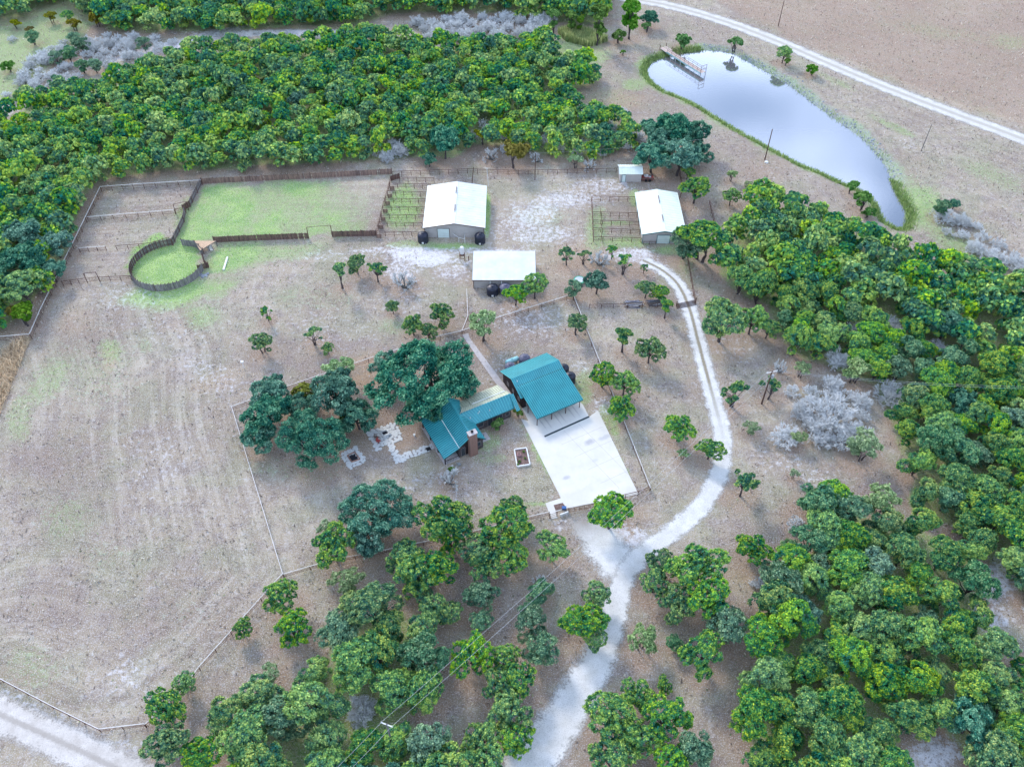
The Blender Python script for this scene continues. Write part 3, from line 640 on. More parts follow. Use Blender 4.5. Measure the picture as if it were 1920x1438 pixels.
('PB',1522,132,30,'round bush right of the small bank tree'),
('PB',1168,100,15,'tiny green shrub on the bare ground left of the pond'),
('PB',1597,352,36,'willow shrub at the lower tip of the pond'),
('PB',1618,378,50,'larger willow shrub at the lower tip of the pond'),
('PB',1630,400,30,'lowest willow shrub at the pond tip'),
('P',1038,42,28,'bright yellow-green columnar willow'),
('P',1072,45,24,'dull green columnar willow right of the bright one'),
('P',1088,50,20,'shortest columnar willow of the three'),
('P',1122,48,44,'broad bright willow above the reed bed'),
('P',1183,38,42,'tallest willow, left of the road at the top'),
('PB',1160,70,36,'willow shrub at the foot of the tallest willow'),
('OS',1218,32,40,'dark oak beside the road at the top'),
('PB',1213,52,26,'low lime shrub under the dark roadside oak'),
('T',1770,400,56,'bare dark-based brush right of the pond tip'),
('T',1805,412,50,'second bare brush right of the pond tip'),
('T',1830,462,56,'bare brush in the middle of the line to the right edge'),
('T',1865,478,60,'bare brush near the right edge'),
('T',1905,490,60,'bare brush at the right edge'),
('J',1765,388,36,'grey-green bush behind the bare brush right of the pond tip'),
('OS',50,440,90,'rounded oak outside the left fence beside the small paddock'),
('OS',100,455,70,'pale oak pushing against the left fence'),
('OS',40,490,100,'oak mass outside the left fence, lower'),
('J',40,535,70,'bright juniper low outside the left fence'),
('OS',95,505,60,'blue-green oak outside the left fence, nearest the cross fence'),
('Y',25,582,36,'yellow-green small tree in the left fence corner'),
('PB',44,592,66,'green bush in the left fence corner'),
('PB',14,126,30,'round yellow-green bush in the upper left meadow'),
('Y',28,42,24,'orange-tinged bush in the upper left meadow'),
('J',60,68,26,'dark bush beside the pale brush, upper left meadow'),
('T',20,72,24,'pale bush at the left, upper left meadow'),
('Y',55,55,20,'rosy bare-topped bush, upper left meadow'),
]
for t_ in TL:
    k_, cx_, cy_, w_, lb_ = t_[:5]
    if k_ == 'J' and ('hazy' in lb_ or 'pale' in lb_ or 'grey' in lb_): k_ = 'H'
    if k_ in ('J', 'H', 'JL', 'JS'): w_ *= 1.13
    if k_ == 'OS' and ((cx_ < 700 and 725 < cy_ < 830) or 'below the pond' in lb_ or 'pump house' in lb_): w_ *= 1.28
    zs_ = 1.0 if k_ not in ('T', 'TS') else (.8 if k_ == 'T' else 1.25)
    tree(k_, cx_, cy_, w_, lb_, zs=zs_)

# ------------------------------------------------------------------ the woods
def scatter(poly, spacing, seed, hz=2.2, avoid=True, keep=None):
    """evenly crowded points of the ground whose crowns fill an area"""
    r = np.random.default_rng(seed); W = np.array([G(x, y, hz)[:2] for x, y in poly]); x0, y0 = W.min(0); x1, y1 = W.max(0)
    n = int((x1 - x0) * (y1 - y0) / spacing ** 2 * 9); c = np.stack([r.uniform(x0, x1, n), r.uniform(y0, y1, n)], 1)
    c = c[inpoly(c[:, 0], c[:, 1], [tuple(w) for w in W])]; grid = {}; out = []
    bl = [(a, b, q * .62) for a, b, q, k in TREES if k != 'woodT']
    for p in c:
        g = (int(p[0] // spacing), int(p[1] // spacing)); ok = True
        for i in (-1, 0, 1):
            for j in (-1, 0, 1):
                for q in grid.get((g[0] + i, g[1] + j), ()):
                    if (q[0] - p[0]) ** 2 + (q[1] - p[1]) ** 2 < spacing ** 2: ok = False; break
                if not ok: break
            if not ok: break
        if ok and avoid and any((p[0] - a) ** 2 + (p[1] - b) ** 2 < (q + spacing * .3) ** 2 for a, b, q in bl): ok = False
        if ok: grid.setdefault(g, []).append(p); out.append(p)
    return out
cand = []
for i_, (nm, poly, sp, lb, gp) in enumerate(WOODS):
    for p in scatter(poly, sp, 40 + i_):
        xp, yp = PX(p[0], p[1], 2.2)
        if nm == 'upper' and any(inpoly(xp, yp, b) for b in BARE1): continue
        r_ = sp * random.uniform(.74, 1.10)
        if not (-110 < xp < 2030 and -75 < yp < 1530): continue
        vis = -60 < xp < 1980 and -40 < yp < 1500
        cand.append((math.hypot(p[0], p[1]) + (0 if vis else 500), p[0], p[1], r_, lb, gp, nm))
cand.sort(key=lambda c: c[0])
ANCH = [('the leaning brown pole', 1428, 757), ('the huge pale mound of bare branches', 1600, 790), ('the cattle guard', 1290, 570), ('the right front corner of the small barn', 1285, 455), ('the lower tip of the pond', 1690, 430),
 ('the bare brush at the right edge', 1890, 500), ('the right edge, halfway up', 1915, 720), ('the dark gap in the right-hand wood', 1610, 590), ('the yellow-green mesquite', 1650, 850), ('the pale wide mesquite at the clearing edge', 1690, 930),
 ('the right edge, just below halfway', 1915, 860), ('the small clearing at the right edge', 1880, 1100), ('the bare pale bush above the lower right wood', 1500, 990), ('the bare bush at the left tip of the lower right wood', 1440, 1100), ('the dark round juniper right of the drive', 1390, 1230),
 ('the bottom right corner', 1900, 1420), ('the pale clearing at the bottom right', 1740, 1380), ('the bottom edge right of the drive', 1450, 1420), ('the right edge, three quarters down', 1915, 1250), ('the centre of the lower right wood', 1640, 1180), ('the upper part of the lower right wood', 1700, 1050), ('the low part of the lower right wood', 1560, 1330),
 ('the pole rising out of the lower wood', 730, 1370), ('the soft grey-green tree by the lower wood', 520, 1270), ('the bottom edge below the lower wood', 600, 1430), ('the pair-trunked juniper at the fence corner', 600, 1180), ('the round juniper left of the power lines', 810, 1230), ('the bottom edge under the power lines', 830, 1430), ('the centre of the lower wood', 670, 1260), ('the driveway fork', 1060, 1030), ('the big lawn oak', 720, 1060), ('the cluster left of the driveway fork', 900, 1090),
 ('the left fence corner', 40, 560), ('the left edge beside the small paddocks', 20, 460), ('the large right-hand oaks below the pond', 1400, 420), ('the middle of the right-hand wood', 1760, 620), ('the upper part of the right-hand wood', 1560, 470), ('the thin wires crossing the right-hand wood', 1780, 740), ('the right-hand wood below the wires', 1850, 950)]
ORD = ['nearest', 'second nearest', 'third nearest', 'fourth nearest', 'fifth nearest', 'sixth nearest', 'seventh nearest', 'eighth nearest', 'ninth nearest', 'tenth nearest', 'eleventh nearest', 'twelfth nearest', 'thirteenth nearest', 'fourteenth nearest', 'fifteenth nearest', 'sixteenth nearest', 'seventeenth nearest', 'eighteenth nearest', 'nineteenth nearest', 'twentieth nearest', 'farthest of all']
def rank_labels(objs, what, anchors=ANCH):
    by = {}
    for o in objs:
        x_, y_ = PX(o.location.x, o.location.y, 2.0); d = [math.hypot(x_ - a[1], y_ - a[2]) for a in anchors]; k = int(np.argmin(d)); by.setdefault((k, what(o)), []).append((d[k], o.name, o))
    for (k, w_), L in by.items():
        L.sort(key=lambda q: q[:2])
        for i, (_, _, o) in enumerate(L): o['label'] = ' '.join(f"{w_} {ORD[min(i, 20)]} to {anchors[k][0]}".split()[:16])
WOODOBJ = []

N_IND = 296 - sum(1 for t_ in TREES if t_[3] in ('J', 'JL', 'JS', 'H'))
mass = []
for i_, (d_, x_, y_, r_, lb, gp, nm) in enumerate(cand):
    u_ = random.random()
    if i_ < N_IND or u_ < .014:
        k_ = 'J' if i_ < N_IND and u_ > .05 else ('OS' if u_ < (.02 if i_ < N_IND else .008) else 'T')
        if k_ == 'J': WOODOBJ.append(place('H' if random.random() < .16 else 'W', x_, y_, r_, lb, gp, random.uniform(.85, 1.15)))
        elif k_ == 'OS': WOODOBJ.append(place('OS', x_, y_, r_ * 1.15, lb.replace('juniper', 'blue-green oak'), gp.replace('junipers', 'oaks')))
        else: WOODOBJ.append(place('T', x_, y_, r_, lb.replace('juniper', 'bare grey bush'), gp.replace('junipers', 'bare bushes'), .9))
    else: mass.append((x_, y_, r_, random.uniform(.85, 1.2)))
# the rest of the wood, past the 300 that show largest: one mass
LOW = []
for i_ in range(6):
    r_ = np.random.default_rng(500 + i_); cs_, rs_ = lobes_dome(r_, 12, .05, 1.95, (.34, .50), .64)
    LOW.append(leaves_on(cs_, rs_, 900, .178, r_, 13, .24, zmin=-.2, cull=.6))
VV, QQ, CC = [], [], []; nb = 0; rr_ = np.random.default_rng(77)
for (x_, y_, r_, zs_) in mass:
    V, Q, Cc = LOW[rr_.integers(6)]; a = rr_.uniform(0, 6.28); ca, sa = math.cos(a), math.sin(a)
    uu = rr_.uniform(.84, 1.18); W = np.stack([(V[:, 0] * uu * ca - V[:, 1] / uu * sa) * r_ + x_, (V[:, 0] * uu * sa + V[:, 1] / uu * ca) * r_ + y_, V[:, 2] * r_ * zs_], 1)
    c = Cc.copy(); c[:, 0] = np.clip(c[:, 0] + rr_.uniform(-.25, .25), 0, 1); c[:, 2] = rr_.uniform(0, 1)
    VV.append(W); QQ.append(Q + nb); CC.append(c); nb += len(V)
if VV:
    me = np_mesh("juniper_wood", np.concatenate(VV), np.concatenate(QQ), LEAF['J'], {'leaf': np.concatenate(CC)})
    o = bpy.data.objects.new("juniper_wood", me); COL.objects.link(o); tag(o, 'far mass of green junipers beyond the nearer single trees', 'wood', kind='stuff')
rank_labels(WOODOBJ, lambda o: 'wood juniper' if 'juniper' in o.name else ('blue-green oak' if 'oak' in o.name else 'bare grey bush'))
print('woods: individual', min(N_IND, len(cand)), 'mass', len(mass))
# pale leafless brush, countable bushes
ORDL = ['first', 'second', 'third', 'fourth', 'fifth', 'sixth', 'seventh', 'eighth', 'ninth', 'tenth', 'eleventh', 'twelfth', 'thirteenth', 'fourteenth', 'fifteenth', 'sixteenth', 'seventeenth', 'eighteenth', 'nineteenth', 'twentieth'] + [str(n) + {1: 'st', 2: 'nd', 3: 'rd'}.get(n % 10, 'th') for n in range(21, 90)]
def brush(poly, sp, seed, label, group, r0=1.7, zs=.8, kinds=('T',)):
    L_ = []
    for p in scatter(poly, sp, seed, 1.0, True):
        L_.append(place(random.choice(kinds), p[0], p[1], r0 * random.uniform(.75, 1.25), label, group, zs))
    if len(L_) > 1:
        L_.sort(key=lambda o: o.location.x)
        for i, o in enumerate(L_): o['label'] = o['label'] + ', ' + (('leftmost' if i == 0 else ORDL[i] + ' from its left end') if i < len(L_) - 1 else 'rightmost')
brush(BARE1[0], 3.0, 61, 'frosty pale leafless bush in the upper left brush patch', 'leafless bushes upper left', 2.6, .9, ('T', 'T', 'T', 'T', 'H'))
brush([(1500,745),(1560,715),(1620,750),(1625,810),(1580,850),(1530,830),(1500,790)], 2.6, 71, 'bare branching bush inside the huge pale mound', 'bare bushes of the huge pale mound', 2.4, .95)
brush([(1740,395),(1790,375),(1850,430),(1925,470),(1925,520),(1870,500),(1810,460),(1760,430)], 3.4, 72, 'grey half-bare bush in the thicket below the pond', 'bare bushes of the thicket below the pond', 2.1, .9, ('T', 'OS', 'T'))
brush([(1050,262),(1180,235),(1200,262),(1130,300),(1050,300)], 4.6, 73, 'bare frosty bush at the right tip of the upper wood', 'bare bushes at the right tip of the upper wood', 1.9, 1.1)
brush([(880,232),(1010,215),(1040,262),(1000,285),(900,275)], 4.2, 75, 'bare silvery bush in the near edge of the upper wood', 'bare bushes at the near edge of the upper wood', 2.0, 1.1)
brush([(700,268),(760,262),(765,290),(705,300)], 4.0, 76, 'bare silvery bush above the plank fence corner', 'bare bushes above the plank fence corner', 1.9, 1.0)
brush([(1440,720),(1500,700),(1520,730),(1470,760)], 4.5, 77, 'wispy bare bush above the huge pale mound', 'wispy bare bushes above the huge pale mound', 1.6, .9)
brush([(1080,185),(1170,205),(1140,235),(1090,220)], 5, 74, 'low bare bush between the upper wood and the pond slope', 'low bare bushes beside the upper wood', 1.6)
brush(BARE1[1], 4.0, 62, 'frosty pale leafless bush beside the upper left track', 'leafless bushes beside the upper left track', 2.0)
brush([(200,65),(330,72),(320,100),(240,95)], 4.0, 63, 'pale leafless bush at the neck of the upper left brush', 'leafless bushes at the neck', 2.6)
brush([(775,45),(830,30),(940,32),(1030,36),(1025,62),(960,70),(880,72),(800,74)], 3.6, 64, 'lilac leafless bush in the band between the two upper woods', 'leafless bushes in the band between the woods', 3.2)
brush([(880,118),(930,108),(985,130),(960,150),(900,145)], 4.4, 65, 'lilac leafless bush in the hollow of the upper wood', 'leafless bushes in the hollow', 3.0)
brush([(0,175),(70,170),(100,185),(30,205)], 4.5, 66, 'low pale leafless bush at the left edge', 'leafless bushes at the left edge', 1.6)
brush([(90,30),(190,20),(180,62),(130,60),(95,50)], 5.0, 67, 'mixed green and yellow bush at the upper left', 'mixed bushes upper left', 2.6, 1.0, ('J', 'PB', 'Y', 'J'))
brush([(390,50),(560,45),(560,62),(400,66)], 7.0, 68, 'grey bush beside the far sandy track', 'grey bushes beside the far track', 1.4)

# ------------------------------------------------------------------ ground
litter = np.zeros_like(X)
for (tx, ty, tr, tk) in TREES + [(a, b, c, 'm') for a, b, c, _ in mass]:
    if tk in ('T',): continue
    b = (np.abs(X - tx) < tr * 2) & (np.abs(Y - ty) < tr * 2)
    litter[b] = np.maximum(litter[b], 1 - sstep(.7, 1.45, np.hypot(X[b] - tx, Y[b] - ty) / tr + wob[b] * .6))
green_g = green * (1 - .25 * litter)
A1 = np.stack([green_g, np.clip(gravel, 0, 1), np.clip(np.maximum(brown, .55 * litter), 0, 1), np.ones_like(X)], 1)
ang = 0.35 + 0.9 * sstep(300, 1100, py) + .6 * (px < 500)
# lanes of the mower: distance from the fence it followed, and how far along it
def lanes(pts, world=False):
    W = pts if world else [G(*p)[:2] for p in pts]; best = np.full_like(X, 1e9); al = np.zeros_like(X); run = 0.0
    for i in range(len(W) - 1):
        ax, ay = W[i]; bx, by = W[i + 1]; L = math.hypot(bx - ax, by - ay); t = np.clip(((X - ax) * (bx - ax) + (Y - ay) * (by - ay)) / L ** 2, 0, 1)
        d = np.hypot(X - ax - t * (bx - ax), Y - ay - t * (by - ay)); k = d < best; best = np.where(k, d, best); al = np.where(k, run + t * L, al); run += L
    return best, al
ld, la, ls = np.zeros_like(X), np.zeros_like(X), np.zeros_like(X)
def setl(poly, pts, a=1.0, soft=24):
    w_ = pol(poly, 1.0, soft); d, al = lanes(pts); k = w_ > .02
    ld[k] = d[k]; la[k] = al[k]; ls[k] = w_[k] * a * (.28 + .72 * np.exp(-d[k] / 26.0)) * (.45 + .75 * lump(X[k], Y[k], .07, 55))
setl([(1330, -20), (1990, -20), (1990, 250), (1760, 185), (1520, 90)], ROADS['county'][1:], .8)
setl([(1500, 130), (1990, 300), (1990, 520), (1900, 480), (1730, 330), (1600, 210)], [(1250, 10), (1450, 75), (1650, 160), (1920, 262)], .5)
setl([(455, 770), (640, 870), (1000, 900), (1030, 955), (640, 1040), (535, 1070)], [(434, 762), (530, 1076)], .55)
setl([(190, 350), (375, 345), (330, 445), (240, 500), (110, 530)], [(190, 350), (375, 340)], 1.0, 10)
setl([(380, 345), (730, 335), (700, 440), (345, 450)], [(345, 452), (705, 443)], .6, 10)
setl([(100, 540), (240, 545), (400, 560), (440, 700), (434, 762), (530, 1076), (372, 1250), (184, 1366), (-40, 1270), (-200, 900), (-20, 780)], [(380, 560), (420, 640), (434, 762), (476, 900), (530, 1076), (372, 1250), (184, 1366), (0, 1272)], 1.0)
_r = np.hypot(X - G(313, 497)[0], Y - G(313, 497)[1]); k_ = _r < 8.2; ld[k_] = _r[k_]; la[k_] = np.arctan2(Y[k_] - G(313, 497)[1], X[k_] - G(313, 497)[0]) * 6; ls[k_] = .8
LN = np.stack([ld, la, ls, np.ones_like(X)], 1); mow = np.ones_like(X)
A2 = np.stack([np.clip(np.maximum(ochre, litter * .45), 0, 1), rock, litter, mow], 1)
nx_, ny_ = len(gx), len(gy)
ii, jj = np.meshgrid(np.arange(nx_ - 1), np.arange(ny_ - 1)); b0 = (jj * nx_ + ii).ravel()
Qg = np.stack([b0, b0 + 1, b0 + nx_ + 1, b0 + nx_], 1)

def ground_material():
    m = bpy.data.materials.new("dry_pasture"); n, l = nodes(m); bs = n['Principled BSDF']
    def N(t, **k):
        x = n.new(t)
        for a, b in k.items(): setattr(x, a, b)
        return x
    geo = N("ShaderNodeNewGeometry"); a1 = N("ShaderNodeAttribute", attribute_name="cover"); a2 = N("ShaderNodeAttribute", attribute_name="cover2")
    s1 = N("ShaderNodeSeparateColor"); s2 = N("ShaderNodeSeparateColor"); l.new(a1.outputs['Color'], s1.inputs[0]); l.new(a2.outputs['Color'], s2.inputs[0])
    def noise(scale, detail=5, rough=.6, vs=None, rot=0):
        x = N("ShaderNodeTexNoise"); x.inputs['Scale'].default_value = scale; x.inputs['Detail'].default_value = detail; x.inputs['Roughness'].default_value = rough
        if vs:
            mp = N("ShaderNodeMapping"); mp.inputs['Scale'].default_value = vs; mp.inputs['Rotation'].default_value = (0, 0, rot)
            l.new(geo.outputs['Position'], mp.inputs[0]); l.new(mp.outputs[0], x.inputs['Vector'])
        else: l.new(geo.outputs['Position'], x.inputs['Vector'])
        return x.outputs['Fac']
    def rng_(f, a, b, c=0., d=1.):
        x = N("ShaderNodeMapRange"); x.inputs['From Min'].default_value = a; x.inputs['From Max'].default_value = b; x.inputs['To Min'].default_value = c; x.inputs['To Max'].default_value = d
        l.new(f, x.inputs[0]); return x.outputs[0]
    def math_(op, a, b=None, clamp=False):
        x = N("ShaderNodeMath", operation=op); x.use_clamp = clamp
        for i, v in enumerate((a, b)):
            if v is None: continue
            if isinstance(v, (int, float)): x.inputs[i].default_value = v
            else: l.new(v, x.inputs[i])
        return x.outputs[0]
    def mix(f, a, b):
        x = N("ShaderNodeMix", data_type='RGBA')
        if isinstance(f, (int, float)): x.inputs['Factor'].default_value = f
        else: l.new(f, x.inputs['Factor'])
        for s, v in (('A', a), ('B', b)):
            if isinstance(v, tuple): x.inputs[s].default_value = (*v, 1)
            else: l.new(v, x.inputs[s])
        return x.outputs['Result']
    big = noise(.045, 4, .55); med = noise(.35, 5, .6); fin = noise(2.6, 4, .7); spk = noise(5.5, 3, .75); clod = noise(1.1, 4, .65)
    strk = noise(1.0, 3, .6, (.75, .06, 1), .30); strk2 = noise(1.0, 4, .6, (.035, .5, 1), .1)
    c = mix(rng_(big, .35, .65), (.275, .21, .145), (.44, .36, .255))
    c = mix(math_('MULTIPLY', math_('MULTIPLY', rng_(strk, .44, .62), rng_(big, .35, .6)), .25), c, (.60, .54, .46))
    c = mix(math_('MULTIPLY', rng_(strk2, .5, .66), .35), c, (.25, .20, .17))
    c = mix(math_('MULTIPLY', rng_(med, .47, .62), .45), c, (.225, .18, .165)); c = mix(math_('MULTIPLY', rng_(clod, .53, .64), .35), c, (.60, .54, .53))
    c = mix(math_('MULTIPLY', rng_(noise(.09, 5, .65), .47, .62), .50), c, (.22, .225, .115))
    a3 = N("ShaderNodeAttribute", attribute_name="lane"); s3 = N("ShaderNodeSeparateColor"); l.new(a3.outputs['Color'], s3.inputs[0])
    def lane(sd, sa, off):
        cb = N("ShaderNodeCombineXYZ"); l.new(math_('MULTIPLY', s3.outputs[0], sd), cb.inputs[0]); l.new(math_('MULTIPLY', s3.outputs[1], sa), cb.inputs[1]); cb.inputs[2].default_value = off
        x = N("ShaderNodeTexNoise"); x.inputs['Scale'].default_value = 1; x.inputs['Detail'].default_value = 4; x.inputs['Roughness'].default_value = .6; l.new(cb.outputs[0], x.inputs['Vector']); return x.outputs['Fac']
    k1 = lane(.55, .022, 1.3); k2 = lane(1.5, .05, 7.7)
    c = mix(math_('MULTIPLY', rng_(math_('ADD', k1, math_('MULTIPLY', math_('SUBTRACT', k2, .5), .8)), .47, .66), math_('MULTIPLY', s3.outputs[2], .42)), c, (.59, .52, .43))
    c = mix(math_('MULTIPLY', rng_(math_('ADD', k1, math_('MULTIPLY', math_('SUBTRACT', k2, .5), .8)), .50, .34), math_('MULTIPLY', s3.outputs[2], .50)), c, (.225, .17, .13))
    gm = math_('MULTIPLY', s1.outputs[2], rng_(clod, .3, .6, .45, 1.1), True)
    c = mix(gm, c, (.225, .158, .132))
    om = math_('MULTIPLY', s2.outputs[0], rng_(med, .3, .6, .3, 1.0), True)
    c = mix(om, c, (.44, .285, .165))
    gcol = mix(rng_(med, .35, .65), (.20, .36, .08), (.38, .54, .15)); gcol = mix(math_('MULTIPLY', rng_(fin, .4, .7), .4), gcol, (.08, .16, .045))
    gmk = rng_(math_('ADD', s1.outputs[0], math_('ADD', math_('MULTIPLY', math_('SUBTRACT', clod, .5), 1.1), math_('MULTIPLY', math_('SUBTRACT', fin, .5), 1.0))), .16, .85)
    c = mix(gmk, c, gcol)
    wmk = rng_(math_('ADD', s1.outputs[1], math_('ADD', math_('MULTIPLY', math_('SUBTRACT', fin, .5), 2.4), math_('MULTIPLY', math_('SUBTRACT', clod, .5), 2.0))), .34, .86)
    c = mix(math_('MULTIPLY', wmk, .9), c, (.72, .70, .71))
    rmk = math_('MULTIPLY', s2.outputs[1], rng_(spk, .38, .55), True)
    c = mix(rmk, c, mix(rng_(fin, .4, .6), (.16, .20, .21), (.44, .48, .50)))
    # stones, tufts and weeds as fine grain
    c = mix(math_('MULTIPLY', rng_(spk, .53, .61), .62), c, (.70, .66, .66))
    dk = math_('MULTIPLY', rng_(fin, .53, .62), rng_(med, .40, .58, .30, 1.0), True)
    c = mix(math_('MULTIPLY', dk, .62), c, mix(s1.outputs[0], (.13, .095, .085), (.055, .10, .035)))
    l.new(c, bs.inputs['Base Color']); bs.inputs['Roughness'].default_value = .95; bs.inputs['Specular IOR Level'].default_value = .1
    h = math_('ADD', math_('MULTIPLY', fin, .6), math_('ADD', math_('MULTIPLY', spk, .35), math_('MULTIPLY', clod, .9)))
    bp = N("ShaderNodeBump"); bp.inputs['Strength'].default_value = .75; bp.inputs['Distance'].default_value = .22
    l.new(h, bp.inputs['Height']); l.new(bp.outputs[0], bs.inputs['Normal']); return m
me = np_mesh("ground", np.stack([X, Y, Z], 1), Qg, ground_material(), {'cover': A1, 'cover2': A2, 'lane': LN}, smooth=True)
ground = bpy.data.objects.new("ground", me); COL.objects.link(ground); tag(ground, kind='structure')

# pond water
def water_material():
    m = bpy.data.materials.new("pond_water"); n, l = nodes(m); b = n['Principled BSDF']
    b.inputs['Base Color'].default_value = (.50, .50, .51, 1); b.inputs['Metallic'].default_value = .80; b.inputs['Roughness'].default_value = .07
    g = n.new("ShaderNodeNewGeometry"); mp = n.new("ShaderNodeMapping"); mp.inputs['Scale'].default_value = (1, 2.2, 1); mp.inputs['Rotation'].default_value = (0, 0, .5)
    no = n.new("ShaderNodeTexNoise"); no.inputs['Scale'].default_value = 1.1; no.inputs['Detail'].default_value = 4
    l.new(g.outputs['Position'], mp.inputs[0]); l.new(mp.outputs[0], no.inputs['Vector'])
    bp = n.new("ShaderNodeBump"); bp.inputs['Strength'].default_value = .10; bp.inputs['Distance'].default_value = .04
    l.new(no.outputs['Fac'], bp.inputs['Height']); l.new(bp.outputs[0], b.inputs['Normal']); return m
w = MB(); c_ = np.mean(POND, 0); ex = []
for i, p in enumerate(POND):
    a = np.array(POND[i - 1]); b = np.array(POND[(i + 1) % len(POND)]); t = b - a; t /= np.linalg.norm(t); nn = np.array((t[1], -t[0]))
    q = np.array(p) + nn * 1.6
    if inpoly(q[0], q[1], POND): q = np.array(p) - nn * 1.6
    ex.append((q[0], q[1], WZ))
w.add(ex, [tuple(range(len(ex)))])
water = w.build("pond_water", water_material()); tag(water, kind='structure')

# gravel and dirt roads: strips 3 cm proud with ragged edges
def road_material(name, c1, c2, mid, midw, rag=.5):
    m = bpy.data.materials.new(name); n, l = nodes(m); b = n['Principled BSDF']; out = n['Material Output']
    at = n.new("ShaderNodeAttribute"); at.attribute_name = "across"; sp = n.new("ShaderNodeSeparateColor"); l.new(at.outputs['Color'], sp.inputs[0])
    g = n.new("ShaderNodeNewGeometry")
    def noise(s, d=4):
        x = n.new("ShaderNodeTexNoise"); x.inputs['Scale'].default_value = s; x.inputs['Detail'].default_value = d; x.inputs['Roughness'].default_value = .65; l.new(g.outputs['Position'], x.inputs['Vector']); return x.outputs['Fac']
    def mr(f, a, b_, c=0., d=1.):
        x = n.new("ShaderNodeMapRange"); x.inputs['From Min'].default_value = a; x.inputs['From Max'].default_value = b_; x.inputs['To Min'].default_value = c; x.inputs['To Max'].default_value = d; l.new(f, x.inputs[0]); return x.outputs[0]
    def mth(op, a, b_):
        x = n.new("ShaderNodeMath"); x.operation = op
        for i, v in enumerate((a, b_)):
            if isinstance(v, (int, float)): x.inputs[i].default_value = v
            else: l.new(v, x.inputs[i])
        return x.outputs[0]
    def mix(f, a, b_):
        x = n.new("ShaderNodeMix"); x.data_type = 'RGBA'; l.new(f, x.inputs['Factor'])
        for s, v in (('A', a), ('B', b_)):
            if isinstance(v, tuple): x.inputs[s].default_value = (*v, 1)
            else: l.new(v, x.inputs[s])
        return x.outputs['Result']
    n1, n2, n3 = noise(.5), noise(3.0), noise(7.0)
    c = mix(mr(n1, .35, .65), c1, c2); c = mix(mr(n3, .53, .62, 0, .45), c, (.30, .28, .26)); c = mix(mr(n2, .55, .68, 0, .35), c, (.42, .39, .35))
    # worn wheel tracks either side of a weedy middle, where the road has one (blue channel)
    cen = mth('SUBTRACT', 1.0, mr(mth('ADD', sp.outputs[0], mth('MULTIPLY', mth('SUBTRACT', n2, .5), .35)), midw * .4, midw))
    c = mix(mth('MULTIPLY', cen, sp.outputs[2]), c, mid)
    l.new(c, b.inputs['Base Color']); b.inputs['Roughness'].default_value = .95; b.inputs['Specular IOR Level'].default_value = .1
    edge = mth('ADD', mth('SUBTRACT', 1.0, sp.outputs[0]), mth('MULTIPLY', mth('SUBTRACT', mth('ADD', n2, n1), 1.0), rag))
    edge = mth('MULTIPLY', mr(edge, .02, .42), sp.outputs[1])
    tr = n.new("ShaderNodeBsdfTransparent"); mx_ = n.new("ShaderNodeMixShader"); l.new(edge, mx_.inputs[0]); l.new(tr.outputs[0], mx_.inputs[1]); l.new(b.outputs[0], mx_.inputs[2]); l.new(mx_.outputs[0], out.inputs[0])
    bp = n.new("ShaderNodeBump"); bp.inputs['Strength'].default_value = .4; bp.inputs['Distance'].default_value = .1; l.new(n2, bp.inputs['Height']); l.new(bp.outputs[0], b.inputs['Normal'])
    return m
def road(name, key, width, m, z, midfn=lambda t: 0.0, fade0=False, fade1=False):
    P = ROADW[key]; T = np.gradient(P, axis=0); T /= np.linalg.norm(T, axis=1, keepdims=True); Nn = np.stack([-T[:, 1], T[:, 0]], 1)
    cols = np.linspace(-1, 1, 9); V, C = [], []; n = len(P)
    for i in range(n):
        w_ = width(i / (n - 1)) / 2 * 1.25; fd = 1.0
        if fade0: fd = min(1, i / 10.0)
        if fade1: fd = min(fd, (n - 1 - i) / 12.0)
        for c in cols:
            q = P[i] + Nn[i] * c * w_; V.append((q[0], q[1], z)); C.append((abs(c), fd, midfn(i / (n - 1)), 1))
    Q = [(i * 9 + k, i * 9 + k + 1, (i + 1) * 9 + k + 1, (i + 1) * 9 + k) for i in range(n - 1) for k in range(8)]
    V = np.array(V); Q = np.array(Q)
    e1 = V[Q[0][1]] - V[Q[0][0]]; e2 = V[Q[0][3]] - V[Q[0][0]]
    if e1[0] * e2[1] - e1[1] * e2[0] < 0: Q = Q[:, ::-1]
    me = np_mesh(name, V, Q, m, {'across': np.array(C)}); o = bpy.data.objects.new(name, me); COL.objects.link(o); tag(o, kind='structure')
rm = road_material("caliche_gravel", (.60, .58, .54), (.73, .71, .68), (.30, .26, .19), .22, .9)
road("gravel_drive", 'drive', lambda t: 6.0 - 2.6 * min(1, max(0, (t - .1) / .25)) - .2 * t, rm, .030, lambda t: 1.0 if t > .72 else max(0, (t - .62) * 8))
road("drive_spur", 'spur', lambda t: 7.0 - 1.2 * t, rm, .024, fade1=True)
road("county_road", 'county', lambda t: 5.4, road_material("county_gravel", (.56, .53, .48), (.68, .65, .60), (.42, .38, .32), .28, .5), .030, lambda t: .8)
road("dirt_road", 'sw', lambda t: 4.7, road_material("dirt_track", (.50, .45, .40), (.64, .59, .54), (.34, .30, .26), .18, 1.0), .030, lambda t: .7)

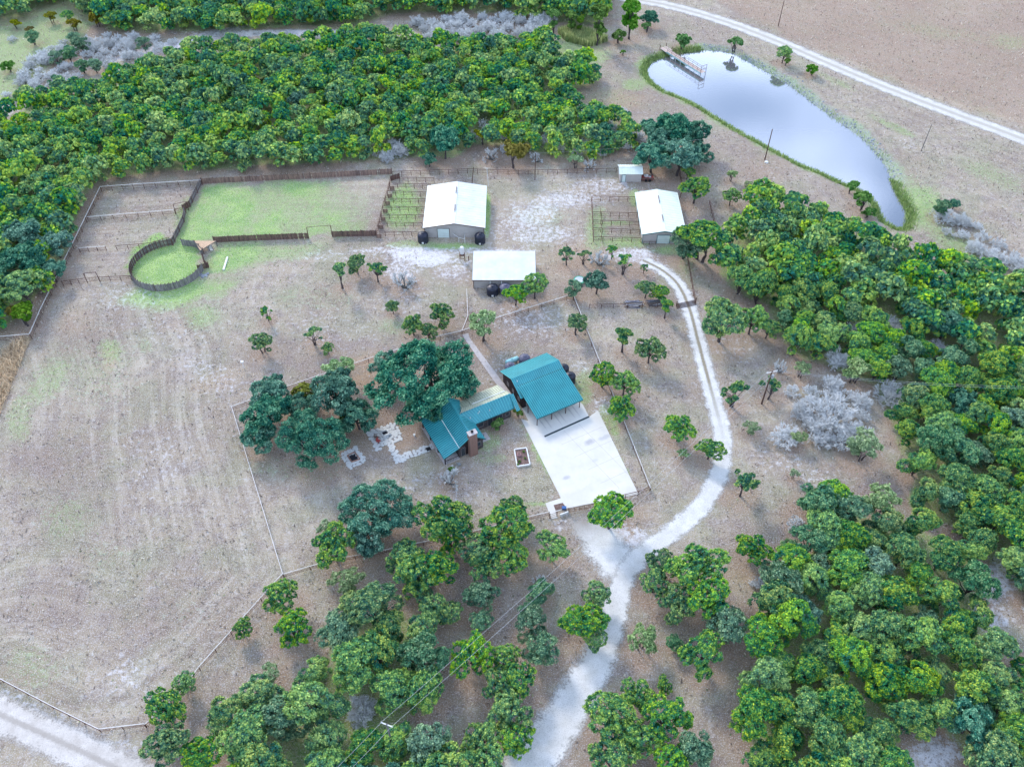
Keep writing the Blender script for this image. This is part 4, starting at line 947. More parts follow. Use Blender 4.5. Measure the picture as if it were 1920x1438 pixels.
# ------------------------------------------------------------------ roofs and walls
def lerp(a, b, t): return tuple(a[i] + (b[i] - a[i]) * t for i in range(3))
SEAM = {'teal_roof_metal': mat('highlit_teal_seam', (.10, .45, .46), .45, .1, .1, .6, .5), 'weathered_and_glare_tan_roof_metal': mat('highlit_tan_seam', (.62, .62, .5), .5, 0, .1, .6)}  # seams paler than their roofs: light catching the ribs, put into the colour
def ribbed(name, q, m, parent, step=.3, t=.05, rib=(.09, .10), label=None):
    """roof plane q = (low0, low1, high1, high0); standing ribs run from the eave up to the ridge"""
    ro = MB().slab(q, t).build(name, m, parent, label=label); mb = MB(); L = math.dist(q[0], q[1]); n = max(2, int(L / step))
    for i in range(n + 1):
        a = lerp(q[0], q[1], i / n); b = lerp(q[3], q[2], i / n)
        mb.beam((a[0], a[1], a[2] + rib[1] / 2 + .002), (b[0], b[1], b[2] + rib[1] / 2 + .002), rib[0], rib[1])
    mb.build("seams", SEAM.get(m.name, m), ro, kind='stuff'); return ro
def wall_poly(mb, pts, t):   # vertical wall: bottom0, bottom1, tops...; thickness t inwards (left of direction)
    a, b = np.array(pts[0]), np.array(pts[1]); d = b - a; d /= np.linalg.norm(d); nn = np.array((-d[1], d[0], 0)) * t
    n = len(pts); vs = [tuple(p) for p in pts] + [tuple(np.array(p) + nn) for p in pts]
    fs = [tuple(range(n)), tuple(range(2 * n - 1, n - 1, -1))] + [(i, n + i, n + (i + 1) % n, (i + 1) % n) for i in range(n)]
    mb.add(vs, fs)

def metal_barn(name, label, cat, x0, x1, y0, y1, ze, zr, ov, door, roofm, trim, vents=()):
    t = thing(name, label, cat, ((x0 + x1) / 2, (y0 + y1) / 2, 0)); xc = (x0 + x1) / 2; wx0, wx1, wy0, wy1 = x0 + .25, x1 - .25, y0 + ov, y1 - ov
    mb = MB()
    for (a, b) in (((wx0, wy0), (wx1, wy0)), ((wx1, wy1), (wx0, wy1))):
        wall_poly(mb, [(a[0], a[1], 0), (b[0], b[1], 0), (b[0], b[1], ze - .1), (xc, a[1], zr - .12), (a[0], a[1], ze - .1)], .12)
    wall_poly(mb, [(wx1, wy0 + .12, 0), (wx1, wy1 - .12, 0), (wx1, wy1 - .12, ze - .1), (wx1, wy0 + .12, ze - .1)], .12)
    wall_poly(mb, [(wx0, wy1 - .12, 0), (wx0, wy0 + .12, 0), (wx0, wy0 + .12, ze - .1), (wx0, wy1 - .12, ze - .1)], .12)
    mb.build("wall", M['tan_wall'], t)
    rb = MB(); k = wx0 + .3
    while k < wx1 - .1:
        zt = ze - .2 + (zr - ze) * (1 - abs(k - xc) / (xc - wx0)); rb.box(k, wy0 - .03, 0, k + .04, wy0 + .0, zt); k += .6
    rb.build("siding_rib", M['tan_wall'], t, kind='stuff')
    ribbed("roof", [(x0, y0, ze), (x0, y1, ze), (xc, y1, zr), (xc, y0, zr)], roofm, t, .9, .06, (.05, .035), label="left roof slope")
    ribbed("roof", [(x1, y1, ze), (x1, y0, ze), (xc, y0, zr), (xc, y1, zr)], roofm, t, .9, .06, (.05, .035), label="right roof slope")
    MB().box(xc - .3, y0 - .02, zr - .02, xc + .3, y1 + .02, zr + .06).build("ridge_cap", roofm, t)
    tm = MB().beam((x0, y0 - .04, ze - .05), (xc, y0 - .04, zr - .05), .08, .2).beam((x1, y0 - .04, ze - .05), (xc, y0 - .04, zr - .05), .08, .2)
    tm.beam((wx0 - .02, wy0 - .06, 0), (wx0 - .02, wy0 - .06, ze - .1), .12, .12).beam((wx1 + .02, wy0 - .06, 0), (wx1 + .02, wy0 - .06, ze - .1), .12, .12)
    tm.build("trim", trim, t)
    MB().beam((x0 - .06, y0, ze - .05), (x0 - .06, y1, ze - .05), .13, .13).build("gutter", roofm, t)
    MB().beam((x1 + .06, y0, ze - .05), (x1 + .06, y1, ze - .05), .13, .13).build("gutter", roofm, t)
    dx0, dx1, dz = door; d = MB().box(dx0, wy0 - .09, .02, dx1, wy0 - .035, dz).build("overhead_door", M['door_white'], t)
    dd = MB()
    for i in range(1, 4): dd.box(dx0 + .02, wy0 - .10, dz * i / 4 - .02, dx1 - .02, wy0 - .091, dz * i / 4 + .02)
    dd.build("door_rib", M['tan_wall'], d)
    MB().beam((dx0 - .06, wy0 - .07, 0), (dx0 - .06, wy0 - .07, dz + .06), .1, .1).beam((dx1 + .06, wy0 - .07, 0), (dx1 + .06, wy0 - .07, dz + .06), .1, .1).beam((dx0 - .1, wy0 - .07, dz + .08), (dx1 + .1, wy0 - .07, dz + .08), .1, .1).build("door_frame", trim, t)
    for (va, vb) in vents: MB().box(xc - .14, va, zr + .06, xc + .14, vb, zr + .26).build("ridge_vent", M['rail'], t); MB().box(xc - .05, va + .1, zr + .262, xc + .12, vb - .1, zr + .30).build("vent_slot", M['brown_trim'], t)
    return t
metal_barn("metal_barn", "largest metal barn with bright white gable roof between the left pens", "barn", -19.9, -6.1, 154.9, 171.2, 2.9, 4.1, .35, (-16.75, -14.15, 2.45), M['white_roof'], M['brown_trim'], ((166.4, 168.8), (159.3, 161.9)))
bt = metal_barn("metal_barn", "smaller metal barn with pale roof right of the pipe pens", "barn", 29.0, 38.8, 152.9, 168.9, 2.6, 3.5, .25, (32.5, 35.3, 2.2), M['pale_green_roof'], M['teal_dark'], ((163.3, 166.2), (156.3, 158.9)))
for y_ in (156.5, 160.2, 163.5, 167): MB().box(29.21, y_, .05, 29.25, y_ + 1.2, 2.2).build("stall_door", M['teal_dark'], bt)
MB().tube((29.5, 152.6, .9), (32.2, 152.6, .9), .05).tube((29.5, 152.6, 0), (29.5, 152.6, .95), .05).tube((30.8, 152.6, 0), (30.8, 152.6, .95), .05).tube((32.2, 152.6, 0), (32.2, 152.6, .95), .05).build("guard_rail", M['rust'], bt)

# workshop: single slope
t = thing("workshop", "single-slope metal workshop with white roof and two black tanks in front", "workshop", (-1.5, 141, 0))
x0, x1, y0, y1 = -8.35, 5.0, 137.6, 146.0; mb = MB()
wall_poly(mb, [(x0 + .2, y0 + .3, 0), (x1 - .2, y0 + .3, 0), (x1 - .2, y0 + .3, 2.3), (x0 + .2, y0 + .3, 2.3)], .12)
wall_poly(mb, [(x1 - .2, y1 - .2, 0), (x0 + .2, y1 - .2, 0), (x0 + .2, y1 - .2, 3.3), (x1 - .2, y1 - .2, 3.3)], .12)
wall_poly(mb, [(x1 - .2, y0 + .42, 0), (x1 - .2, y1 - .32, 0), (x1 - .2, y1 - .32, 3.3), (x1 - .2, y0 + .42, 2.32)], .12)
wall_poly(mb, [(x0 + .2, y1 - .32, 0), (x0 + .2, y0 + .42, 0), (x0 + .2, y0 + .42, 2.32), (x0 + .2, y1 - .32, 3.3)], .12)
mb.build("wall", M['tan_wall'], t)
ribbed("roof", [(x1, y0, 2.45), (x0, y0, 2.45), (x0, y1, 3.5), (x1, y1, 3.5)][::1], M['white_roof'], t, .9, .06, (.05, .035))
MB().beam((x0, y0 - .05, 2.37), (x1, y0 - .05, 2.37), .1, .16).beam((x0 - .05, y0, 2.4), (x0 - .05, y1, 3.45), .1, .14).beam((x1 + .05, y0, 2.4), (x1 + .05, y1, 3.45), .1, .14).beam((x0 + .18, y0 + .25, 0), (x0 + .18, y0 + .25, 2.3), .12, .12).build("trim", M['brown_trim'], t)
rb = MB()
k = x0 + .5
while k < x1 - .3: rb.box(k, y0 + .26, 0, k + .04, y0 + .3, 2.28); k += .6
rb.build("siding_rib", M['tan_wall'], t, kind='stuff')
for x_ in (-4.6, -2.2): MB().tube((x_, y0 - .02, 2.3), (x_, y0 - .5, 1.9), .05).build("downspout", M['white'], t)

# pump house
t = thing("pump_house", "tiny beige pump house with pale green gable roof at the wood edge", "shed", (28.8, 178.8, 0))
mb = MB(); xa, xb, ya, yb, yr = 26.2, 31.4, 177.0, 180.7, 178.8
wall_poly(mb, [(xa, ya, 0), (xb, ya, 0), (xb, ya, 2.3), (xa, ya, 2.3)], .1); wall_poly(mb, [(xb, yb, 0), (xa, yb, 0), (xa, yb, 2.3), (xb, yb, 2.3)], .1)
wall_poly(mb, [(xb, ya + .1, 0), (xb, yb - .1, 0), (xb, yb - .1, 2.3), (xb, yr, 3.0), (xb, ya + .1, 2.3)], .1); wall_poly(mb, [(xa, yb - .1, 0), (xa, ya + .1, 0), (xa, ya + .1, 2.3), (xa, yr, 3.0), (xa, yb - .1, 2.3)], .1)
mb.build("wall", M['tan_wall'], t)
ribbed("roof", [(xb + .25, ya - .25, 2.35), (xa - .25, ya - .25, 2.35), (xa - .25, yr, 3.1), (xb + .25, yr, 3.1)], M['pale_green_roof'], t, .6, .05, label="front roof slope")
ribbed("roof", [(xa - .25, yb + .25, 2.35), (xb + .25, yb + .25, 2.35), (xb + .25, yr, 3.1), (xa - .25, yr, 3.1)], M['pale_green_roof'], t, .6, .05, label="rear roof slope")
MB().beam((xa - .27, yr, 3.12), (xb + .27, yr, 3.12), .2, .05).build("ridge_cap", M['white_roof'], t)
d = MB().box(26.75, ya - .07, .02, 27.55, ya - .02, 2.0).build("door", M['door_white'], t)
MB().beam((26.7, ya - .06, 0), (26.7, ya - .06, 2.05), .08, .08).beam((27.6, ya - .06, 0), (27.6, ya - .06, 2.05), .08, .08).beam((26.66, ya - .06, 2.08), (27.64, ya - .06, 2.08), .08, .08).build("door_frame", M['teal_dark'], t)
MB().box(26.5, ya - 1.1, 0, 27.9, ya - .1, .1).build("door_step", M['path'], t)

# ------------------------------------------------------------------ house (frame HF)
t = thing("house", "dark log house with crossed teal metal gable roofs and a stone chimney", "house", HF(-11, -5))
def hq(*p): return [HF(*q) for q in p]
def hwall(mb, pts, th_=.15): wall_poly(mb, [HF(*p) for p in pts], th_)
mb = MB(); zr = 5.0
hwall(mb, [(-15.4, -.7, 0), (-10.6, -.7, 0), (-10.6, -.7, 2.75), (-12.95, -.7, 4.8), (-15.4, -.7, 3.3)])
hwall(mb, [(-10.6, -10.0, 0), (-15.4, -10.0, 0), (-15.4, -10.0, 3.3), (-12.95, -10.0, 4.8), (-10.6, -10.0, 2.75)])
hwall(mb, [(-10.6, -.85, 0), (-10.6, -9.85, 0), (-10.6, -9.85, 2.8), (-10.6, -.85, 2.8)])
hwall(mb, [(-15.4, -9.85, 0), (-15.4, -.85, 0), (-15.4, -.85, 3.2), (-15.4, -9.85, 3.2)])
hwall(mb, [(-10.6, -4.6, 0), (-2.9, -4.6, 0), (-2.9, -4.6, 2.9), (-10.6, -4.6, 2.9)])
hwall(mb, [(-2.9, -4.75, 0), (-2.9, -10.1, 0), (-2.9, -10.1, 2.8), (-2.9, -7.7, 3.85), (-2.9, -6.0, 4.3), (-2.9, -4.75, 2.95)])
hwall(mb, [(-2.9, -10.2, 0), (-10.4, -10.2, 0), (-10.4, -10.2, 2.75), (-2.9, -10.2, 2.75)])
mb.build("wall", M['log'], t)
mb = MB()   # pale chinking between the logs
for k in range(8):
    z = .3 + k * .32
    for (a0, b0_, a1, b1_) in ((-15.4, -.68, -14.2, -.68), (-12.0, -.68, -10.6, -.68), (-10.6, -4.58, -3.0, -4.58), (-2.88, -4.7, -2.88, -10.0)):
        mb.beam(HF(a0, b0_, z), HF(a1, b1_, z), .03, .035)
mb.build("chinking", M['chink'], t, kind='stuff')
for nm_, q, m_, lb in (
  ("roof", hq((-12.95, -.3, zr), (-12.95, -10.45, zr), (-15.45, -10.3, 3.45), (-15.5, -.15, 3.45)), 'teal_roof', "left slope of the front gable"),
  ("porch_roof", hq((-15.45, -.1, 3.40), (-15.35, -10.3, 3.40), (-18.45, -10.2, 2.4), (-18.6, .05, 2.4)), 'teal_roof', "shallow porch roof, teal"),
  ("roof", hq((-10.35, -10.45, 2.75), (-12.95, -10.45, zr), (-12.95, -.3, zr), (-10.35, -.3, 2.75)), 'teal_roof', "right slope of the front gable"),
  ("roof", hq((-2.4, -4.1, 2.75), (-11.2, -4.1, 2.75), (-12.5, -6.0, 4.62), (-2.25, -6.0, 4.62)), 'teal_roof', "south slope of the rear wing"),
  ("roof", hq((-2.3, -7.75, 3.8), (-2.25, -6.0, 4.62), (-12.4, -6.0, 4.62), (-11.0, -7.75, 3.8)), 'tan_roof', "north slope of the rear wing"),  # tan here paints the sky glare on this slope
  ("addition_roof", hq((-2.55, -10.5, 2.85), (-2.55, -7.6, 3.95), (-9.2, -7.6, 3.95), (-9.2, -10.5, 2.85)), 'tan_roof', "weathered tan roof of the addition"),
  ("addition_roof", hq((-9.22, -10.1, 2.9), (-9.22, -7.3, 3.85), (-11.5, -7.3, 3.85), (-11.5, -10.1, 2.9)), 'tan_roof', "small weathered tan roof"),
  ("awning_roof", hq((-1.75, -3.2, 2.7), (-2.38, -3.2, 2.7), (-2.3, -5.9, 4.55), (-1.75, -5.9, 4.55)), 'teal_roof', "narrow awning at the east end")):
    # order every quad as (low0, low1, high1, high0)
    zz = [p[2] for p in q]; k = [i for i in range(4) if zz[i] < sum(zz) / 4]
    lo = k if (k[1] - k[0]) == 1 else [k[1], k[0]]
    q2 = [q[lo[0]], q[lo[1]], q[(lo[1] + 1) % 4], q[(lo[1] + 2) % 4]]
    n_ = np.cross(np.array(q2[1]) - np.array(q2[0]), np.array(q2[3]) - np.array(q2[0]))
    if n_[2] < 0: q2 = [q2[1], q2[0], q2[3], q2[2]]
    ribbed(nm_, q2, M[m_], t, .44, .06, label=lb)
MB().beam(HF(-15.47, -.05, 3.47), HF(-15.4, -10.35, 3.47), .22, .05).build("flashing", M['flash'], t, label="pale flashing where the porch roof starts")
MB().beam(HF(-2.5, -7.62, 4.0), HF(-9.25, -7.62, 4.0), .16, .06).build("flashing", M['flash'], t)
MB().beam(HF(-12.95, -.25, zr + .03), HF(-12.95, -10.5, zr + .03), .22, .05).build("ridge_cap", M['teal_roof'], t)
MB().beam(HF(-12.4, -6.0, 4.66), HF(-2.2, -6.0, 4.66), .22, .05).build("ridge_cap", M['teal_roof'], t)
MB().beam(HF(-18.55, .12, 2.36), HF(-15.5, -.02, 3.36), .06, .2).beam(HF(-15.5, -.18, 3.36), HF(-12.95, -.22, 4.9), .06, .2).beam(HF(-12.95, -.22, 4.9), HF(-10.3, -.22, 2.68), .06, .2).beam(HF(-18.62, .05, 2.34), HF(-18.5, -10.2, 2.34), .06, .14).beam(HF(-11.2, -4.03, 2.7), HF(-2.35, -4.03, 2.7), .06, .14).build("fascia", M['teal_dark'], t)
for b_ in (-.4, -3.4, -6.6, -9.8): MB().box(-18.3, b_ - .09, 0, -18.12, b_ + .09, 2.42, HF).build("porch_post", M['log'], t)
MB().box(-18.4, -10, 0, -15.42, -.3, .15, HF).build("porch_floor", M['path'], t)
mb = MB().beam(HF(-18.2, -.45, .9), HF(-15.6, -.45, .9), .07, .07)
for k in range(9): mb.beam(HF(-18.1 + k * .3, -.45, .15), HF(-18.1 + k * .3, -.45, .9), .04, .04)
mb.build("porch_rail", M['log'], t)
# chimney of individual field stones
ch = MB().box(-13.55, -.62, 0, -12.15, .22, 5.9, HF).build("chimney", M['mortar'], t)
stm = MB().hexa([(-.5, -.5, -.5), (.5, -.5, -.45), (.5, .5, -.5), (-.5, .5, -.5), (-.42, -.42, .5), (.4, -.45, .46), (.44, .4, .5), (-.4, .44, .5)]).build("stone", M['ironstone'])
sme = stm.data; bpy.data.objects.remove(stm); cl = world_loc(ch)
z = .02; rr2 = random.Random(4)
while z < 5.75:
    h_ = rr2.uniform(.24, .36)
    for face in range(4):
        L0, L1 = ((-13.55, -12.15) if face < 2 else (-.62, .22)); p_ = L0
        while p_ < L1 - .05:
            w_ = min(rr2.uniform(.25, .55), L1 - p_)
            if L1 - p_ - w_ < .12: w_ = L1 - p_
            c0 = p_ + w_ / 2; dth = .12 + rr2.uniform(0, .04)
            q = HF(c0, .22, 0) if face == 0 else HF(c0, -.62, 0) if face == 1 else HF(-13.55, c0, 0) if face == 2 else HF(-12.15, c0, 0)
            if not (face == 1 and z < 4.2):
                o = bpy.data.objects.new("stone", sme); COL.objects.link(o); o.parent = ch
                o.location = (q[0] - cl[0], q[1] - cl[1], z + h_ / 2 - cl[2]); o.rotation_euler = (0, 0, A_)
                o.scale = ((w_ - .03, dth, h_ - .03) if face < 2 else (dth, w_ - .03, h_ - .03))
            p_ += w_
    z += h_
MB().box(-13.7, -.75, 5.9, -12.0, .36, 6.05, HF).build("chimney_cap", M['path'], t)
fl = MB(); c_ = HF(-12.85, -.2); fl.lathe((c_[0], c_[1], 6.05), [(.2, 0), (.2, .3), (.27, .32), (.05, .45)], 12); fl.build("flue", M['black'], t)
# windows, doors
for (a, b, a2, z0, z1) in ((-11.7, -.66, -11.1, 1.0, 2.0), (-14.9, -.66, -14.2, .1, 2.2), (-9.6, -4.56, -8.6, .9, 2.0), (-7.6, -4.56, -6.7, .1, 2.1), (-5.6, -4.56, -4.7, .9, 1.9), (-3.9, -4.56, -3.3, .9, 1.9)):
    fr = MB(); fr.beam(HF(a - .05, b, z0), HF(a - .05, b, z1), .07, .07).beam(HF(a2 + .05, b, z0), HF(a2 + .05, b, z1), .07, .07).beam(HF(a - .08, b, z1 + .03), HF(a2 + .08, b, z1 + .03), .07, .07).beam(HF(a - .08, b, z0 - .03), HF(a2 + .08, b, z0 - .03), .07, .07)
    f_ = fr.build("window", M['chink'], t); MB().box(a, b - .02, z0, a2, b + .01, z1, HF).build("pane", M['glass'], f_)
for (a, b, h_) in ((-10.9, -5.0, .35), (-9.2, -5.2, .3), (-8.9, -5.3, .3), (-7.0, -5.0, .3)):
    zt = 2.75 + (-4.1 - b) * (1.87 / 1.9); c_ = HF(a, b); MB().tube((c_[0], c_[1], zt - .05), (c_[0], c_[1], zt + h_), .07).build("vent_pipe", M['white'], t)
MB().box(-10.4, -3.6, 0, -8.6, -1.7, .12, HF).build("side_slab", M['path'], t)

# things about the house
c_ = HF(-9.9, -2.6); t = thing("air_conditioner", "dark outdoor air conditioner on the slab beside the chimney gable", "air conditioner", c_)
MB().lathe((c_[0], c_[1], .12), [(.42, 0), (.42, .75), (.36, .8), (.1, .82)], 16).build("housing", M['tank_black'], t); MB().lathe((c_[0], c_[1], .94), [(.3, 0), (.3, .02)], 16).build("fan_grille", M['steel'], t)
def chair(label, x, y, r, m_):
    t = thing("patio_chair", label, "chair", (x, y, 0)); fr = lambda a, b, z: (x + a * math.cos(r) - b * math.sin(r), y + a * math.sin(r) + b * math.cos(r), z)
    MB().box(-.3, -.3, .38, .3, .3, .45, fr).build("seat", m_, t); MB().box(-.3, .24, .45, .3, .32, 1.0, fr).build("backrest", m_, t)
    for a in (-.25, .25):
        for b in (-.25, .25): MB().box(a - .03, b - .03, 0, a + .03, b + .03, .38, fr).build("leg", m_, t)
c_ = HF(-17.6, 1.3); chair("pale chair out on the lawn below the porch gable", c_[0], c_[1], .6, M['white'])
c_ = HF(-16.2, .9); chair("pale chair against the front wall beside the porch", c_[0], c_[1], 2.2, M['steel'])
c_ = G(710, 829); chair("faded red chair on the flagstone patio", c_[0], c_[1], 1.0, M['red'])
c_ = G(706, 822); chair("dark metal chair on the flagstone patio", c_[0], c_[1], 2.5, M['brown_trim'])
c_ = G(777, 817); t = thing("white_bucket", "small white bucket on the lawn between patio and house", "bucket", c_); MB().lathe(c_, [(.16, 0), (.22, .4), (.24, .42)], 12).build("pail", M['white'], t); MB().tube((c_[0] - .22, c_[1], .4), (c_[0] + .2, c_[1] - .1, .44), .015, n=5).build("handle", M['steel'], t)

# ------------------------------------------------------------------ garage with carport
t = thing("garage", "dark garage with ribbed teal roof and wide open carport over the concrete", "garage", HF(4.6, -7))
mb = MB(); hwall(mb, [(0.0, -5.5, 0), (9.2, -5.5, 0), (9.2, -5.5, 3.25), (0, -5.5, 3.25)]); hwall(mb, [(9.2, -5.65, 0), (9.2, -12.85, 0), (9.2, -12.85, 2.95), (9.2, -8.8, 4.85), (9.2, -5.65, 3.3)])
hwall(mb, [(9.2, -13.0, 0), (0, -13.0, 0), (0, -13.0, 2.9), (9.2, -13.0, 2.9)]); hwall(mb, [(0, -12.85, 0), (0, -5.65, 0), (0, -5.65, 3.3), (0, -8.8, 4.85), (0, -12.85, 2.95)])
mb.build("wall", M['log'], t)
ribbed("roof", hq((9.6, -13.35, 2.9), (-.5, -13.35, 2.9), (-.5, -8.8, 5.0), (9.6, -8.8, 5.0))[::1], M['teal_roof'], t, .40, .06, label="north roof slope")
ribbed("roof", hq((-.5, -5.1, 3.25), (9.6, -5.1, 3.25), (9.6, -8.8, 5.0), (-.5, -8.8, 5.0)), M['teal_roof'], t, .40, .06, label="south roof slope")
ribbed("carport_roof", hq((0, 0, 2.6), (9.7, 0, 2.6), (9.6, -7.2, 4.25), (0, -7.2, 4.25)), M['teal_roof'], t, .40, .07, label="broad lean carport roof")
MB().beam(HF(-.02, -7.26, 4.27), HF(9.62, -7.26, 4.27), .16, .14).build('flashing', M['teal_dark'], t)  # dark strip drawn for the shadow line along the carport's top edge
MB().beam(HF(-.55, -8.8, 5.04), HF(9.65, -8.8, 5.04), .24, .05).build("ridge_cap", M['teal_roof'], t)
MB().beam(HF(0, .05, 2.52), HF(9.7, .05, 2.52), .08, .16).beam(HF(-.03, 0, 2.52), HF(-.03, -7.2, 4.17), .06, .16).beam(HF(9.73, 0, 2.52), HF(9.63, -7.2, 4.17), .06, .16).build("fascia", M['teal_dark'], t)
mb = MB()
for b_ in (-.5, -3.9): mb.beam(HF(.1, b_, 2.53 - b_ * .229 - .14), HF(9.6, b_, 2.53 - b_ * .229 - .14), .1, .15)
mb.build("carport_beam", M['rust'], t)
for b_ in (-.5, -3.9):
    for a in (.35, 3.4, 6.4, 9.4): MB().box(a - .06, b_ - .06, 0, a + .06, b_ + .06, 2.34 - b_ * .229, HF).build("carport_post", M['rust'], t)
for a in (.8, 3.8, 6.8): MB().box(a, -5.48, .05, a + 2.2, -5.44, 2.3, HF).build("garage_door", M['chink'], t)
for b_ in (-7.2, -9.4, -11.4): MB().box(-.04, b_, .9, -.01, b_ + .8, 1.9, HF).build("window", M['chink'], t)
c_ = HF(.3, -8.0); MB().tube((c_[0], c_[1], 4.6), (c_[0], c_[1], 5.0), .07).build("vent_pipe", M['white'], t)
c_ = HF(-1.0, -6.4); t = thing("charcoal_grill", "dark barrel grill by the garage corner facing the house", "grill", c_)
MB().tube(HF(-1.4, -6.4, .8), HF(-.6, -6.4, .8), .25, n=12).build("barrel", M['black'], t)
for a in (-1.35, -.7):
    for b in (-6.6, -6.2): MB().box(a - .02, b - .02, 0, a + .02, b + .02, .65, HF).build("leg", M['black'], t)

# tanks
def poly_tank(label, x, y, r, h, m_, tagplate=True, group=None):
    t = thing("water_tank", label, "water tank", (x, y, 0), group)
    prof = [(r, 0), (r, .12)]
    for k in range(5): z = .15 + k * (h * .72 - .2) / 5; prof += [(r * .985, z), (r, z + .06), (r, z + .22), (r * .985, z + .26)]
    prof += [(r, h * .74), (r * .93, h * .82), (r * .62, h * .93), (r * .3, h * .99)]
    MB().lathe((x, y, 0), prof, 28).build("shell", m_, t, smooth=False)
    MB().lathe((x, y, h * .985), [(r * .27, 0), (r * .27, .1), (r * .2, .14)], 18).build("lid", m_, t)
    mb = MB()
    for k in range(8): a = k * math.pi / 4 + .2; mb.beam((x + r * .32 * math.cos(a), y + r * .32 * math.sin(a), h * .985), (x + r * .88 * math.cos(a), y + r * .88 * math.sin(a), h * .86), .1, .05)
    mb.build("dome_rib", m_, t)
    if tagplate: MB().box(x - .22, y - r - .05, .15, x + .22, y - r + .02, .6).build("label_plate", M['white'], t)
    MB().tube((x + r * .5, y - r * .8, .2), (x + r * .5, y - r * 1.2, .2), .06).build("outlet", M['steel'], t)
poly_tank("black tank at the left front corner of the largest barn", -20.0, 153.9, 1.2, 2.35, M['tank_black'])
poly_tank("black tank at the right front corner of the largest barn", -7.2, 153.6, 1.2, 2.35, M['tank_black'])
poly_tank("left black tank against the workshop wall", -4.1, 136.2, 1.25, 2.1, M['tank_black'])
poly_tank("right black tank against the workshop wall, behind the junipers", -1.4, 136.5, 1.25, 2.1, M['tank_grey'])
c_ = HF(2.4, -14.6); poly_tank("left faded grey tank behind the garage", c_[0], c_[1], 1.05, 2.3, M['tank_grey'], False)
c_ = HF(5.9, -15.2); poly_tank("right faded grey tank behind the garage", c_[0], c_[1], 1.1, 2.3, M['tank_grey'], False)
c_ = HF(11.3, -9.4); poly_tank("upper black tank at the right end of the garage", c_[0], c_[1], 1.0, 2.2, M['tank_black'], False)
c_ = HF(11.2, -7.0); poly_tank("lower black tank at the right end of the garage", c_[0], c_[1], 1.1, 2.2, M['tank_black'], False)
t = thing("propane_tank", "pale teal propane tank lying between the two grey tanks", "propane tank", HF(3.7, -16.4))
mb = MB(); a0, a1 = np.array(HF(2.6, -16.4, .95)), np.array(HF(5.0, -16.4, .95))
mb.tube(a0, a1, .5, n=18); mb.tube(a0 + (a0 - a1) * .1, a0, .25, .5, 18).tube(a1, a1 + (a1 - a0) * .1, .5, .25, 18); mb.build("vessel", M['propane'], t)
c_ = HF(3.8, -16.4); MB().lathe((c_[0], c_[1], 1.43), [(.2, 0), (.2, .16), (.1, .2)], 12).build("valve_dome", M['propane'], t)
for a in (3.0, 4.6): MB().box(a - .08, -16.8, 0, a + .08, -16.0, .55, HF).build("saddle", M['steel'], t)
x_, y_, _z = G(867, 488); t = thing("elevated_tank", "white upright tank on a pipe stand beside the workshop", "water tank", (x_, y_, 0))
MB().lathe((x_, y_ + .3, 1.5), [(.3, 0), (.45, .15), (.45, 1.7), (.36, 1.9), (.12, 1.98)], 18).build("vessel", M['white'], t)
for a in (-.5, .5):
    for b in (-.3, .7): MB().tube((x_ + a, y_ + b, 0), (x_ + a, y_ + b, 1.5), .05).build("leg", M['rust'], t)
MB().box(x_ - .6, y_ - .4, 1.42, x_ + .6, y_ + .8, 1.5).build("platform", M['rust'], t); MB().tube((x_ - .5, y_ - .3, .7), (x_ + .5, y_ - .3, .7), .04).build("brace", M['rust'], t)

# ------------------------------------------------------------------ paved ground round the house
zp = crop(660, 580, .302)
def concrete_mat():
    m = mat("poured_concrete", (.68, .65, .59), .9, 0, .06, .25, bump=.05); n, l = nodes(m); b = n['Principled BSDF']; src = b.inputs['Base Color'].links[0].from_socket
    at = n.new("ShaderNodeNewGeometry"); cur = src
    for (xx, yy, rx, ry, rot, s_, cc) in STAINS:
        mp = n.new("ShaderNodeMapping"); mp.vector_type = 'TEXTURE'; mp.inputs['Location'].default_value = (xx, yy, 0); mp.inputs['Rotation'].default_value = (0, 0, rot); mp.inputs['Scale'].default_value = (rx, ry, 40)
        no = n.new("ShaderNodeTexNoise"); no.inputs['Scale'].default_value = 1.4; no.inputs['Detail'].default_value = 5
        l.new(at.outputs['Position'], mp.inputs[0]); l.new(at.outputs['Position'], no.inputs['Vector'])
        ln = n.new("ShaderNodeVectorMath"); ln.operation = 'LENGTH'; l.new(mp.outputs[0], ln.inputs[0])
        ad = n.new("ShaderNodeMath"); ad.operation = 'ADD'; l.new(ln.outputs['Value'], ad.inputs[0]); l.new(no.outputs['Fac'], ad.inputs[1])
        mr = n.new("ShaderNodeMapRange"); mr.inputs['From Min'].default_value = 1.55; mr.inputs['From Max'].default_value = .9; mr.inputs['To Max'].default_value = s_; l.new(ad.outputs[0], mr.inputs[0])
        mx_ = n.new("ShaderNodeMix"); mx_.data_type = 'RGBA'; mx_.inputs['B'].default_value = (*cc, 1); l.new(cur, mx_.inputs['A']); l.new(mr.outputs[0], mx_.inputs['Factor']); cur = mx_.outputs['Result']
    l.new(cur, b.inputs['Base Color']); return m
STAINS = []
for (x, y, rx, ry, s_, cc) in ((1105, 829, 1.3, .7, .7, (.36, .35, .37)), (1135, 820, 1.9, .6, .6, (.42, .42, .44)), (1062, 896, .9, .5, .7, (.40, .39, .41)), (1116, 863, .8, .4, .45, (.5, .5, .52)), (1110, 760, 1.0, 1.6, .4, (.48, .42, .4)), (1075, 915, 4, 1.2, .35, (.80, .74, .66)), (1140, 921, 4, .8, .35, (.80, .74, .66))):
    g_ = G(x, y); STAINS.append((g_[0], g_[1], rx, ry, A_, s_, cc))
